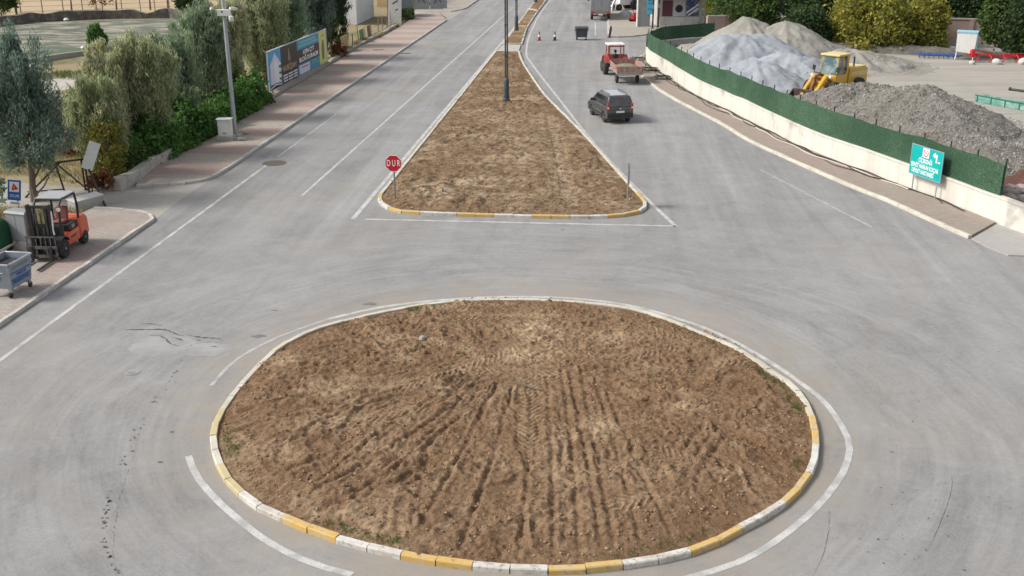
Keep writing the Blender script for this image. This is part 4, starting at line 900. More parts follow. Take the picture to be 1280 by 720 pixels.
for s in (1, -1): text('lettering', 'FORKLIFT', .13, M_BLACK, fk, (-.1, s*.553, .58), (math.pi/2, 0, math.pi if s > 0 else 0), width=.5)
m = MB(); m.box((-.25, 0, 1.10), (.5, .5, .12)); m.box((-.5, 0, 1.38), (.12, .48, .5), rotm(0, -.15, 0)); m.build('seat', mat('red_brown_seat', (.22, .08, .07), .7), fk, bevel=.05)
m = MB(); m.lathe([(.17, -.015), (.19, 0), (.17, .015)], o=(.32, 0, 1.35), n=20); m.tube([(.5, 0, 1.05), (.32, 0, 1.35)], .03); m.build('steering_wheel', M_BLACK, fk)
g = MB()
for s in (1, -1):
    g.tube([(-.72, s*.5, 1.1), (-.78, s*.5, 1.6), (-.7, s*.48, 2.08), (.35, s*.48, 2.14), (.62, s*.48, 1.9), (.72, s*.5, .9), (.7, s*.5, .55)], .045, 8)
g.tube([(-.7, -.48, 2.08), (-.7, .48, 2.08)], .04); g.tube([(.4, -.48, 2.12), (.4, .48, 2.12)], .045); g.build('overhead_guard', M_BLKM, fk)
MB().box((-.16, 0, 2.155), (1.12, 1.02, .04)).build('guard_roof', mat('pale_roof_panel', (.33, .34, .345), .6, [(4., (.3, .29, .27), .45, .7, .7)]), fk, bevel=.015)
m = MB()
for s in (1, -1):
    m.box((1.18, s*.40, 1.1), (.16, .09, 2.06)); m.box((1.24, s*.29, 1.06), (.12, .07, 1.95))
for z in (.3, 1.35, 2.06): m.box((1.2, 0, z), (.1, .82, .1))
for y in (-.24, -.08, .08, .24): m.box((1.26, y, 1.0), (.03, .035, 1.7))
m.box((1.14, 0, .62), (.06, .7, .5)); m.build('mast', M_BLKM, fk)
m = MB()
for s in (1, -1): m.cyl((1.1, s*.2, .3), (1.1, s*.2, 1.75), .045); m.tube([(1.22, s*.1, .4), (1.2, s*.1, 2.0)], .018, 6)
m.build('lift_cylinder', M_GREYM, fk)
m = MB(); m.tube([(1.2, .48, 1.9), (1.25, .5, 1.5), (1.22, .46, 1.2), (1.25, .5, 1.02)], .03, 6); m.build('hose', M_WPAINT, fk)
for y in (-.3, -.14, .16, .3):
    m = MB(); m.tube([(1.16, y, 2.0), (1.1, y*1.1, 1.5), (1.14, y*.8, 1.0), (1.0, y, .7)], .018, 5); m.build('hose', M_BLACK, fk)
m = MB()
for z in (.22, .55): m.box((1.36, 0, z), (.08, 1.16, .11))
for y in (-.54, .54, -.2, .2): m.box((1.36, y, .38), (.07, .06, .42))
m.box((1.36, 0, .95), (.05, 1.16, .05))
for i in range(7): m.box((1.36, -.54+.18*i, .78), (.03, .03, .4))
m.build('carriage', mat('worn_carriage_steel', (.10, .095, .09), .6, [(6., (.3, .27, .24), .48, .7, .8)], metal=.4), fk)
for y in (-.36, .36):
    m = MB(); m.box((1.44, y, .33), (.05, .12, .56)); m.box((1.98, y, .07), (1.1, .12, .045), taper=(1, .9)); m.build('fork', M_BLKM, fk, bevel=.008)
for s in (1, -1):
    wheel(fk, .82, s*.5, .36, .28, .5, M_GREYM); wheel(fk, -.95, s*.48, .27, .22, .5, M_GREYM)
    m = MB(); m.prism(arc(.82, .36, .46, 20, 150, 8)+arc(.82, .36, .42, 150, 20, 8), s*.38, s*.64, 'Y'); m.build('mudguard', M_BLACK, fk)
    m = MB(); m.tube([(.66, s*.5, 1.85), (.74, s*.58, 1.85)], .02); m.lathe([(.03, 0), (.08, .06), (.08, .08)], o=(.74, s*.56, 1.85), axis='X', n=12); m.build('work_lamp', M_WLAMP, fk)

# waste containers
def rim_box(mb, l, w, z0, z1, k, th=.03):
    """open tub: bottom l*k x w*k, top l x w"""
    for s in (1, -1):
        mb.slab([(-l/2*k, s*w/2*k, z0), (l/2*k, s*w/2*k, z0), (l/2, s*w/2, z1), (-l/2, s*w/2, z1)], th*s)
        mb.slab([(s*l/2*k, -w/2*k, z0), (s*l/2*k, w/2*k, z0), (s*l/2, w/2, z1), (s*l/2, -w/2, z1)], -th*s)
    mb.box((0, 0, z0+.02), (l*k, w*k, .04))
c0 = P2(18, 378); e1 = Vector((math.cos(math.radians(81.7)), math.sin(math.radians(81.7)))); e2 = Vector((-e1.y, e1.x))
dc = c0+e1*.62+e2*.46; db = thing('waste_container', 'open galvanised waste container on castors with blue lettering, by the kerb', 'waste container', (dc.x, dc.y, .127), math.radians(81.7))
m = MB(); rim_box(m, 1.32, .98, .32, 1.2, .86); m.build('tub', mat('blue_grey_zinc', (.27, .31, .36), .5, [(3., (.2, .22, .25), .42, .7, .7), (12., (.17, .15, .13), .6, .78, .6)], metal=.3), db, smooth=0)
m = MB()
for s in (1, -1): m.box((0, s*.49, 1.2), (1.4, .06, .06)); m.box((s*.67, 0, 1.2), (.06, 1.04, .06))
m.build('rim', M_STEEL, db, bevel=.01)
m = MB(); m.box((0, 0, 1.02), (1.16, .84, .02)); m.build('rubbish', mat('dark_tub_shade', (.035, .035, .04), .8, [(5., (.1, .1, .11), .5, .7, .6)], [(6., 1., .1)]), db)  # dark sheet paints the shade inside the open tub
M_BLUE = mat('blue_lettering', (.04, .14, .38), .6)
m = MB()
for z in (.62, .84): m.box((0, -.455-(z-.62)*.08, z), (1.12, .012, .03), rotm(.08))
m.build('blue_stripe', M_BLUE, db)
text('lettering', 'BELEDİYESİ', .17, M_BLUE, db, (0, -.455, .52), (math.pi/2+.08, 0, 0), width=.95, bold=.004)
text('lettering', 'TEMİZLİK', .13, M_BLUE, db, (0, -.472, .74), (math.pi/2+.08, 0, 0), width=.6); text('lettering', 'ÇİÇEKLİ BELDE', .11, mat('grey_lettering', (.27, .28, .3), .6), db, (0, -.492, 1.02), (math.pi/2+.08, 0, 0), width=.9)
M_DKL = mat('dark_stencil', (.12, .1, .1), .7)
text('lettering', 'EO', .17, M_DKL, db, (-.652, .1, 1.03), (math.pi/2+.12, 0, -math.pi/2)); text('lettering', '50', .22, M_DKL, db, (-.625, 0, .68), (math.pi/2+.12, 0, -math.pi/2))
MB().tube([(-.67, -.3, .93), (-.73, -.3, .93), (-.73, .3, .93), (-.67, .3, .93)], .018).build('handle', M_STEEL, db)
for sx_ in (1, -1):
    for sy_ in (1, -1):
        k = MB(); k.box((sx_*.5, sy_*.34, .26), (.12, .12, .12)); k.tube([(sx_*.5, sy_*.34, .2), (sx_*.56, sy_*.34, .12)], .03); k.build('castor', M_GREYM, db)
        MB().lathe([(.1, -.025), (.1, .025)], o=(sx_*.56, sy_*.34, .1), axis='Y', n=16).build('wheel', M_RUB, db)
MB().tube([(.3, .5, 1.2), (.3, .55, 1.42), (.3, .6, 1.42)], .02).build('lid_hinge', M_WPAINT, db)
wb_ = thing('wheeled_bin', 'dark grey wheeled waste bin standing alone on the far carriageway', 'wheeled bin', loc2(P2(727, 50.5)+Vector((0, .45))), math.radians(0))
M_BIN = mat('dark_grey_plastic', (.055, .06, .07), .5, [(3., (.1, .1, .11), .45, .75, .6)])
m = MB(); m.box((0, 0, .68), (1.08, .8, .86), taper=(1.12, 1.12)); m.build('tub', M_BIN, wb_, bevel=.04)
m = MB(); m.prism([(-.55, 1.1), (.55, 1.1), (.5, 1.22), (.3, 1.3), (-.3, 1.3), (-.5, 1.22)], -.66, .66, 'X'); m.build('lid', M_BIN, wb_, bevel=.03)
MB().box((0, -.42, .22), (.8, .06, .14)).build('base_bar', M_WPAINT, wb_)
for a in (1, -1):
    for b_ in (1, -1): MB().lathe([(.1, -.03), (.1, .03)], o=(a*.42, b_*.3, .1), axis='Y', n=14).build('wheel', M_RUB, wb_)
    MB().tube([(a*.6, 0, .95), (a*.72, 0, .95)], .04).build('lifting_pin', M_BIN, wb_)
# traffic cones
def cone(px, label, cm):
    t = thing('traffic_cone', label, 'traffic cone', P(*px), 0, 'traffic cones beside the narrow median')
    MB().box((0, 0, .02), (.42, .42, .04)).build('base', M_BLACK, t, bevel=.01)
    MB().lathe([(.16, .04), (.045, .85), (.03, .87)], n=18).build('body', cm, t)
    MB().lathe([(.125, .36), (.09, .58)], n=18).build('band', M_WPAINT, t); return t
cone((674, 50.5), 'tall red and black traffic cone nearer the narrow median', mat('red_cone', (.32, .05, .04), .6))
cone((693.5, 50.5), 'black and white traffic cone further right on the carriageway', M_BLACK)
bl = thing('warning_post', 'thin black leaning post standing at the corner of the far pavement', 'post', P(761.5, 47), 0)
MB().tube([(0, 0, 0), (.12, 0, .8), (.16, 0, 1.15)], [.1, .13, .06], 8).build('post', M_BLACK, bl); MB().lathe([(.25, 0), (.2, .06), (.1, .1)], n=14).build('foot', M_BLACK, bl)

# ------------------------------------------------------------------ street furniture and signs
M_POLE = mat('galvanised_pole', (.42, .44, .46), .5, [((6., 6., .8), (.33, .34, .35), .42, .7, .7)], metal=.35)
M_LAMPP = mat('dark_blue_grey_lamp_paint', (.055, .066, .075), .5, [(3., (.17, .17, .17), .45, .75, .5)])
def street_lamp(px, label):
    t = thing('street_lamp', label, 'street lamp', P(*px), 0, 'twin-tube street lamps along the median')
    MB().lathe([(.34, 0), (.34, .12), (.22, .14)], n=16).build('footing', M_CONC, t)
    MB().lathe([(.24, .12), (.24, .35), (.2, .4), (.18, 1.6), (.14, 1.7), (.09, 1.75)], n=16).build('base', M_LAMPP, t)
    m = MB(); m.tube([(-.065, 0, 1.7), (-.065, 0, 8.9)], .055, 10); m.tube([(.065, 0, 1.7), (.065, 0, 8.9)], .055, 10); m.build('pole', M_LAMPP, t)
    m = MB()
    for z in (3.2, 5.2, 8.8): m.box((0, 0, z), (.26, .12, .08))
    m.box((0, 0, 7.45), (.46, .14, .06)); m.box((.2, 0, 7.3), (.07, .09, .3)); m.box((-.2, 0, 7.3), (.07, .09, .3)); m.build('bracket', M_LAMPP, t)
    for s in (1, -1):
        a = MB(); a.tube([(s*.06, 0, 8.6), (s*.35, 0, 9.1), (s*.9, 0, 9.25), (s*1.2, 0, 9.2)], .035, 8); o = a.build('arm', M_LAMPP, t)
        MB().lathe([(.03, 9.24), (.16, 9.18), (.2, 9.12), (.17, 9.08)], o=(s*1.3, 0, 0), n=14).build('lamp_head', M_LAMPP, o)
    return t
street_lamp((633, 130), 'nearest dark twin-tube street lamp rising from the tilled median')
street_lamp((645.5, 40), 'second dark street lamp, in the narrow planted bed beyond the first')
street_lamp((669.5, 4), 'farthest street lamp, in the narrow bed at the top edge')
fp_ = thing('camera_pole', 'tall grey galvanised pole with white surveillance cameras beside the ivy hedge', 'pole', P(294.5, 172))
MB().lathe([(.13, .1), (.12, 3), (.095, 7.5), (.07, 11.5)], n=14).build('pole', M_POLE, fp_)
MB().box((0, 0, .08), (.62, .62, .2)).build('footing', M_CONC, fp_, bevel=.02)
m = MB(); m.box((.05, -.16, 7.0), (.75, .16, .36)); bx = m.build('equipment_box', M_WPAINT, fp_, bevel=.02)
MB().lathe([(.05, -.25), (.05, -.235)], o=(-.05, 0, 7.05), axis='Y', n=12).build('dial', M_BLACK, bx)
for x, y, a in ((-.62, -.1, .5), (.55, -.25, -.5), (.62, -.02, -1.1)):
    m = MB(); m.tube([(0, -.05, 7.12), (x, y, 7.15)], .02, 6); cm_ = m.build('camera_arm', M_WPAINT, fp_)
    m = MB(); m.box((x, y-.08, 7.22), (.13, .34, .14), rotm(-.25, 0, a)); m.build('camera', M_WPAINT, cm_, bevel=.02)
MB().lathe([(.11, 6.55), (.14, 6.62), (.14, 6.8), (.05, 6.85)], o=(.42, -.2, 0), n=14).build('dome_camera', M_WPAINT, fp_)
m = MB(); m.tube([(.18, 0, 6.9), (.22, -.02, 6.3), (.14, 0, 5.8)], .015, 5); m.build('cable', M_BLACK, fp_)
ub = thing('utility_box', 'small white utility box on a concrete plinth beside the metal pole', 'utility box', P(281.5, 179)+Vector((0, .3, .125)))
MB().box((0, 0, .13), (.88, .66, .26)).build('plinth', M_CONC, ub, bevel=.02); MB().box((0, 0, .72), (.72, .5, .92)).build('cabinet', M_WPAINT, ub, bevel=.01)
MB().box((0, 0, 1.2), (.84, .6, .07)).build('lid', M_WPAINT, ub, bevel=.02); MB().box((0, -.253, .7), (.6, .012, .78)).build('door', M_WPAINT, ub, bevel=.004); MB().box((.0, -.262, .42), (.2, .01, .08)).build('lettering_strip', M_GREYM, ub)
for i, (px, s, lb) in enumerate((((303, 178), .3, 'larger loose paving slab lying by the metal pole'), ((308, 170), .22, 'small loose block lying by the metal pole'))):
    k = MB(); k.box((0, 0, .09), (s*1.6, s, .14), rotm(0, .1, .5+i)); tag(k.build('loose_slab', M_CONC, bevel=.02, loc=P(*px)+Vector((0, 0, .12))), lb, 'concrete block')
cb = thing('cable_cabinet', 'tall grey metal cable cabinet beside the blue sign at the left edge', 'cabinet', P(27, 316)+Vector((.0, .35, 0)), math.radians(-18))
MB().box((0, 0, .22), (.95, .6, .44)).build('plinth', M_CONC, cb); MB().box((0, 0, .98), (.9, .52, 1.1)).build('cabinet', M_GREYM, cb, bevel=.012)
MB().box((0, 0, 1.57), (1.0, .62, .09), taper=(.9, .7)).build('roof', M_GREYM, cb, bevel=.01)
for x in (-.22, .22): MB().box((x, -.265, .97), (.41, .012, 1.0)).build('door', M_GREYM, cb, bevel=.004)
MB().box((.452, 0, 1.15), (.008, .14, .12)).build('warning_label', mat('yellow_label', (.6, .45, .06), .6), cb)
# blue sign
M_SBLUE = mat('sign_blue', (.02, .13, .42), .4); M_SWHITE = mat('sign_white', (.78, .78, .78), .4); M_SRED = mat('sign_red', (.50, .015, .03), .4, [(4., (.42, .03, .04), .45, .75, .5)]); M_SGREY = mat('sign_back_grey', (.3, .31, .32), .5, metal=.3)
bs_ = thing('information_sign', 'tilted blue sign with a red triangle, white lettering and a small white plate', 'sign', P(29, 284)+Vector((0, 0, -.03)), math.radians(14))
MB().tube([(0, 0, 0), (-.04, .03, 1.0), (-.1, .03, 2.05)], .03, 8).build('post', M_GREYM, bs_)
R6 = rotm(0, math.radians(9), 0)
def signpart(name, c, d, m, par): return MB().box(c, d, R6).build(name, m, par, bevel=.004)
o = signpart('panel', (-.1, 0, 1.62), (.5, .02, .86), M_SBLUE, bs_); signpart('white_field', (-.08, -.014, 1.76), (.36, .012, .42), M_SWHITE, bs_)
m = MB(); m.prism([(-.2, 1.62), (.06, 1.66), (-.09, 1.92)], -.028, -.018, 'Y'); m.build('red_triangle', M_SRED, bs_)
text('symbol', '!', .2, M_SWHITE, bs_, (-.085, -.031, 1.71), (math.pi/2, math.radians(9), 0)); text('lettering', 'DUR', .16, M_SWHITE, bs_, (-.125, -.016, 1.38), (math.pi/2, math.radians(9), 0), width=.34)
signpart('lower_plate', (-.15, -.015, 1.08), (.42, .016, .13), M_SWHITE, bs_); signpart('lower_plate_text', (-.15, -.026, 1.08), (.3, .004, .035), M_BLACK, bs_)
# stop sign
ss = thing('stop_sign', 'red octagonal stop sign reading DUR at the near left corner of the median', 'stop sign', P(494.5, 253)+Vector((0, 0, .05)), math.radians(-4))
MB().tube([(0, 0, 0), (-.03, 0, 2.05)], .033, 10).build('post', mat('grey_sign_post', (.16, .175, .18), .5), ss)
def octo(r): return [(r*math.cos(math.radians(22.5+45*i))-.03, 1.75+r*math.sin(math.radians(22.5+45*i))) for i in range(8)]
m = MB(); m.prism(octo(.405), -.045, -.03, 'Y'); m.build('white_border', M_SWHITE, ss, smooth=0); m = MB(); m.prism(octo(.375), -.052, -.04, 'Y'); m.build('red_face', M_SRED, ss, smooth=0)
m = MB(); m.prism(octo(.40), -.028, -.018, 'Y'); m.build('back', M_SGREY, ss, smooth=0)
text('lettering', 'DUR', .40, M_SWHITE, ss, (-.02, -.054, 1.75), width=.60, bold=.004, gap=1.5)
es = thing('road_sign', 'road sign turned edge-on on a thin post at the near right corner of the median', 'road sign', P(784, 259)+Vector((0, 0, .05)), math.radians(82))
MB().tube([(0, 0, 0), (0, .0, .9), (.01, .02, 1.95)], .03, 10).build('post', M_GREYM, es); m = MB(); m.box((0, -.04, 1.48), (.5, .02, .92), rotm(0, 0, 0)); m.build('panel', M_SGREY, es, bevel=.005); MB().box((0, -.053, 1.48), (.46, .006, .88)).build('face', M_SBLUE, es)
# green hospital sign
g0, g1 = P(1143, 240), P(1172, 251); gd = (g1-g0); gw = gd.length; ga = math.atan2(gd.y, gd.x)
gs = thing('hospital_sign', 'turquoise hospital direction sign on two posts before the white wall', 'sign', (g0+g1)/2+Vector((-.16, -.05, .1)), ga)
M_TEAL = mat('turquoise_sign', (.0, .36, .33), .4, [(1.5, (.02, .42, .40), .45, .7, .6)])
for s in (1, -1): MB().tube([(s*gw/2, 0, 0), (s*gw/2, 0, 2.05)], .032, 8).build('post', M_POLE, gs)
SW = gw*1.32; MB().box((0, -.06, 1.48), (SW, .03, 1.36)).build('panel', M_TEAL, gs, bevel=.006)
m = MB()
for z in (.80, 2.16): m.box((0, -.062, z), (SW+.04, .045, .035))
for s in (1, -1): m.box((s*SW/2, -.062, 1.48), (.035, .045, 1.34))
m.build('frame', mat('sign_frame', (.22, .33, .36), .5), gs)
MB().box((-.08, -.079, 1.91), (.44, .006, .42)).build('white_square', M_SWHITE, gs)
m = MB(); m.prism(arc(-.08, 1.91, .17, 120, 420, 24)+arc(-.08, 1.91, .125, 420, 120, 24), -.088, -.084, 'Y'); m.build('red_ring', M_SRED, gs); MB().lathe([(.045, -.088), (.045, -.084)], o=(-.08, 0, 1.91), axis='Y', n=12).build('red_dot', M_SRED, gs)
m = MB(); m.prism([(.38, 1.93), (.56, 2.07), (.56, 1.98), (.70, 1.98), (.70, 1.62), (.62, 1.62), (.62, 1.88), (.56, 1.88), (.56, 1.79)], -.084, -.078, 'Y'); m.build('arrow', M_SWHITE, gs, smooth=0); MB().box((.84, -.08, 1.66), (.14, .006, .06)).build('distance_mark', M_SWHITE, gs)
for s, z, w in (('ÇİÇEKDAĞI', 1.52, .92), ('ŞEHİT HARUN KOÇAK', 1.25, SW*.88), ('DEVLET HASTANESİ', .99, SW*.7)): text('lettering', s, .27, M_SWHITE, gs, (-.06 if z > 1 else -.15, -.079, z), width=w, bold=.006)
# billboard
A_, B_ = P2(337, 119), P2(409, 82); bd = B_-A_; BL = bd.length; ba = math.atan2(bd.y, bd.x); bdn = bd/BL
def bx_at(px):                                                        # distance along the board of a pixel column of its foot
    lo, hi = 0., 1.
    py = 119+(px-337)*(82-119)/72.; return (P2(px, py)-A_).dot(bdn)
bb = thing('billboard', 'long advertising billboard with an apartment picture, brown and blue panels by the striped pavement', 'billboard', (A_.x, A_.y, 0), ba)
bz0, bz1 = .28, 2.95; bc = (bz0+bz1)/2; bh = bz1-bz0
def bp(name, x0, x1, z0, z1, m, lay=1): return MB().box(((x0+x1)/2, -.03-.008*lay, (z0+z1)/2), (x1-x0, .01, z1-z0)).build(name, m, bb)
MB().box((BL/2, 0, bc), (BL, .05, bh)).build('backing', M_GREYM, bb)
m = MB()
for z in (bz0-.03, bz1+.03): m.box((BL/2, -.02, z), (BL+.1, .1, .06))
for x in (0, BL): m.box((x, -.02, bc), (.06, .1, bh))
m.build('frame', mat('pale_frame', (.55, .57, .58), .5), bb)
for i in range(6): MB().box((.3+i*(BL-.6)/5, .12, 1.35), (.08, .12, 2.75)).build('post', M_BLKM, bb)
x1_, x2_, x3_ = bx_at(353), bx_at(373), bx_at(400)
M_BSKY = mat('printed_sky', (.07, .34, .60), .5, [(.8, (.25, .45, .6), .5, .75, .7)]); M_BBRN = mat('printed_brown', (.055, .042, .038), .5); M_BTEAL = mat('printed_teal', (.07, .29, .45), .5); M_BYEL = mat('printed_yellow', (.62, .60, .22), .5); M_BLIL = mat('printed_lilac', (.66, .64, .76), .5); M_GOLD = mat('printed_gold', (.48, .33, .19), .5); M_BMINT = mat('printed_mint', (.2, .48, .5), .5)
bp('sky_panel', .03, x1_, bz0, bz1, M_BSKY); bp('brown_panel', x1_, x2_, bz0, bz1, M_BBRN); bp('blue_panel', x2_+.06, x3_, bz0, bz1, M_BTEAL); bp('yellow_panel', x3_, BL-.03, bz0, bz1, M_BYEL)
def poly(name, pts, m, lay=2): k = MB(); k.prism(pts, -.03-.008*lay-.004, -.03-.008*lay+.004, 'Y'); return k.build(name, m, bb, smooth=0)
w1 = x1_
poly('printed_building', [(w1*.15, bz0+.35), (w1*.15, 2.0), (w1*.35, 2.3), (w1*.52, 2.75), (w1*.9, 2.05), (w1*.96, .5), (w1*.55, bz0+.25)], M_BLIL)
poly('printed_facade', [(w1*.45, .6), (w1*.45, 2.0), (w1*.62, 2.25), (w1*.78, 1.95), (w1*.8, .65)], M_SWHITE, 3)
for i in range(6): poly('printed_balcony', [(w1*.8, .75+i*.22), (w1*.8, .87+i*.22), (w1*.97, .80+i*.22), (w1*.97, .70+i*.22)], M_SWHITE if i % 2 else M_BBRN, 4)
poly('printed_ground', [(.05, bz0), (.05, bz0+.22), (w1*.5, bz0+.35), (w1*.97, bz0+.2), (w1*.97, bz0)], M_BBRN, 4); poly('printed_kerb', [(.1, bz0+.12), (w1*.5, bz0+.3), (w1*.97, bz0+.12), (w1*.97, bz0+.06), (w1*.5, bz0+.2), (.1, bz0+.05)], M_SWHITE, 5)
xm = (x1_+x2_)/2; wm = x2_-x1_
poly('printed_tower', [(xm-.3, 1.75), (xm-.15, 2.2), (xm-.02, 2.75), (xm+.1, 2.2), (xm+.35, 1.7), (xm+.12, 1.85), (xm, 2.3), (xm-.1, 1.85)], M_GOLD)
text('lettering', 'NURİŞAH', .55, M_GOLD, bb, (xm-.02, -.046, 1.32), width=wm*.82, bold=.012)
for c in range(3):
    for r_ in range(3): bp('text_line', x1_+wm*(.08+.31*c), x1_+wm*(.08+.31*c+.26), .40+.2*r_, .50+.2*r_, M_SWHITE, 2)
wr = x3_-x2_; xr = (x2_+x3_)/2
bp('text_line', x2_+wr*.12, x3_-wr*.15, 2.62, 2.78, M_BMINT, 2); bp('text_line', x2_+wr*.08, x3_-wr*.06, 2.38, 2.52, M_BMINT, 2)
bp('brown_band', x2_+.08, x3_-.02, 1.12, 2.2, M_BBRN, 2)
text('lettering', 'AYIN ÇYT', .46, M_SWHITE, bb, (xr+.0, -.056, 1.92), width=wr*.52, bold=.015); text('lettering', 'BLOĞ DURALIM', .46, M_SWHITE, bb, (xr, -.056, 1.42), width=wr*.85, bold=.015)
bp('pale_block', x2_+wr*.06, x2_+wr*.52, .36, 1.02, M_BLIL, 2); bp('green_block', x2_+wr*.6, x3_-wr*.14, .7, 1.0, mat('printed_green', (.1, .36, .24), .5), 2); bp('red_text_line', x2_+wr*.14, x2_+wr*.46, .8, .88, M_SRED, 3)
wy = BL-x3_; poly('printed_figure', [(x3_+wy*.35, .7), (x3_+wy*.3, 1.7), (x3_+wy*.45, 2.25), (x3_+wy*.62, 2.2), (x3_+wy*.68, 1.5), (x3_+wy*.6, .7)], mat('printed_olive', (.16, .17, .07), .5)); poly('printed_badge', [(x3_+wy*.25, 2.5), (x3_+wy*.4, 2.7), (x3_+wy*.7, 2.68), (x3_+wy*.75, 2.45)], mat('printed_orange', (.6, .42, .08), .5))
# low kerb wall carrying the fence along the pavement
M_STONE = mat('rubble_stone', (.36, .33, .29), .9, [(3., (.25, .22, .19), .42, .65, .8), (11., (.48, .45, .4), .52, .75, .7)], [(5., .9, .08), (18., .5, .02)])
def wall(name, label, cat, pts, th, h, m, z0=-.05, cap=None, hv=0.03, step=.6, seed=1):
    p = resample(pts, step); a, b = offset(p, th/2), offset(p, -th/2); t = thing(name, label, cat, (p[0].x, p[0].y, 0)); o = p[0]
    hs = [h+hv*(vnoise(np.array(i*.37), np.array(seed*3.1), seed)-.5)*2 for i in range(len(p))]
    mb = MB(); mb.loft([[(a[i].x-o.x, a[i].y-o.y, z0), (a[i].x-o.x, a[i].y-o.y, hs[i]), (b[i].x-o.x, b[i].y-o.y, hs[i]), (b[i].x-o.x, b[i].y-o.y, z0)] for i in range(len(p))]); mb.build('wall', m, t, smooth=0)
    if cap:
        a, b = offset(p, th/2+.04), offset(p, -th/2-.04); mb = MB(); mb.loft([[(a[i].x-o.x, a[i].y-o.y, hs[i]-.01), (a[i].x-o.x, a[i].y-o.y, hs[i]+.07), (b[i].x-o.x, b[i].y-o.y, hs[i]+.07), (b[i].x-o.x, b[i].y-o.y, hs[i]-.01)] for i in range(len(p))]); mb.build('coping', cap, t, smooth=0)
    return t
wall('low_wall', 'low rough pavement-edge wall under the billboard and wooden fence', 'wall', shift([P2(338, 129.5), P2(360, 114), P2(400, 91), P2(450, 60), P2(500, 34)], -.3), .35, .34, M_STONE, seed=3, hv=.1)
wall('stone_wall', 'short pale stone wall under the ivy at the pavement corner', 'wall', shift([P2(150, 238), P2(170, 230.5), P2(193, 211), P2(215, 200)], -.12), .4, .62, mat('pale_stone', (.47, .44, .39), .9, [(2.5, (.33, .3, .26), .42, .65, .8), (9., (.24, .22, .19), .55, .75, .6)], [(5., 1., .08)]), seed=4, hv=.12)
wall('rubble_wall', 'long dark rubble wall behind the tarpaulined plot', 'wall', [P2(-80, 40), P2(0, 32), P2(45, 27), P2(130, 23), P2(215, 22), P2(265, 28)], .9, .8, mat('dark_rubble', (.11, .10, .09), .95, [(1.5, (.25, .22, .19), .45, .65, .8), (6., (.08, .07, .06), .5, .7, .7)], [(3., 1., .2)]), hv=.42, step=.7, seed=6)
wall('plot_wall', 'low pale wall along the near edge of the tarpaulined plot', 'wall', [P2(-90, 99), P2(0, 85), P2(70, 74), P2(130, 65), P2(200, 54), P2(275, 42)], .3, .4, mat('pale_render', (.36, .34, .3), .9, [(.8, (.26, .24, .21), .42, .65, .8), (5., (.2, .18, .15), .55, .75, .6)]), seed=7)
lw = thing('concrete_block', 'low concrete block with a pale slanted top behind the forklift', 'concrete block', P(108, 262)+Vector((-.1, .3, 0)), math.radians(60)); MB().box((0, 0, .22), (1.5, .5, .46)).build('block', M_CONC, lw, bevel=.03); MB().box((0, 0, .48), (1.55, .56, .06), rotm(.12)).build('slab', mat('pale_slab', (.55, .54, .52), .8), lw, bevel=.01)
# fence along the far left pavement: stakes and wire, stacked boards
M_WOOD = mat('weathered_wood', (.23, .17, .11), .9, [((12., 12., 1.5), (.33, .26, .18), .45, .7, .7)], [((20., 20., 3.), .5, .02)])
fl = shift([P2(409, 84), P2(450, 57), P2(481, 44), P2(500, 33)], -.55); fpts = resample(fl, 2.2)
sf = thing('stake_fence', 'rickety fence of wooden stakes and wire beyond the billboard', 'fence', fpts[0].to_3d()); o0 = fpts[0]
for i, p in enumerate(fpts):
    hh = random.uniform(1.2, 1.9); MB().tube([(p.x-o0.x, p.y-o0.y, -.05), (p.x-o0.x+random.uniform(-.12, .12), p.y-o0.y+random.uniform(-.1, .1), hh)], [.06, .04], 6).build('stake', M_WOOD, sf)
m = MB()
for z in (.35, .7, 1.05): m.tube([(p.x-o0.x, p.y-o0.y, z+random.uniform(-.05, .05)) for p in fpts], .012, 4)
m.build('wire', M_BLKM, sf)
for fr_, w, h_, c, lb in ((.30, 2.4, 1.5, (.42, .31, .17), 'tan board panel leaning in the stake fence'), (.52, 1.6, 1.3, (.15, .24, .13), 'green board leaning in the stake fence'), (.62, 1.2, 1.35, (.20, .15, .1), 'dark wooden board in the stake fence')):
    p = fl[0].lerp(fl[-1], fr_)-RN*.25; k = MB(); k.box((0, 0, h_/2), (w, .05, h_), rotm(-.08)); tag(k.build('board', mat('board_'+str(int(fr_*100)), c, .9, [((1., 8., 1.), (c[0]*.6, c[1]*.6, c[2]*.6), .45, .7, .7)]), loc=(p.x, p.y, 0), rz=math.radians(84.8)), lb, 'board')
tufts('dry_weeds', None, 700, 'straw', .5, 75, 0, .05, 'dry weeds along the fence', shift(fl, .25))
tree('shrub', 'brown dry bush against the stake fence just past the dark tree', fl[0].lerp(fl[-1], .18).to_3d()+RN.to_3d()*.2, 1.3, .8, 'russet', 'bush', cat='shrub', clumps=30, n_per=30, size=.14, elong=1.6, crown0=.0, seed=91)
bn = thing('banner', 'tall white banner with dark lettering leaning on the fence end', 'banner', P(500, 33)-RN.to_3d()*.5, math.radians(20))
MB().box((0, 0, 2.2), (1.5, .04, 4.4), rotm(-.05, .06, 0)).build('cloth', M_WPAINT, bn); MB().tube([(-.85, .15, 0), (-.65, .12, 4.8)], .05).build('post', M_BLKM, bn); MB().tube([(.05, .15, 0), (.1, .12, 4.8)], .06).build('post', M_BLKM, bn)
m = MB()
for z in (.8, 1.25, 1.7, 2.6, 3.1): m.box((.02*z, -.035-.05*z*0, z), (.7, .02, .14), rotm(-.05, -.5, 0))
m.build('dark_lettering', mat('maroon_lettering', (.16, .06, .08), .6), bn)
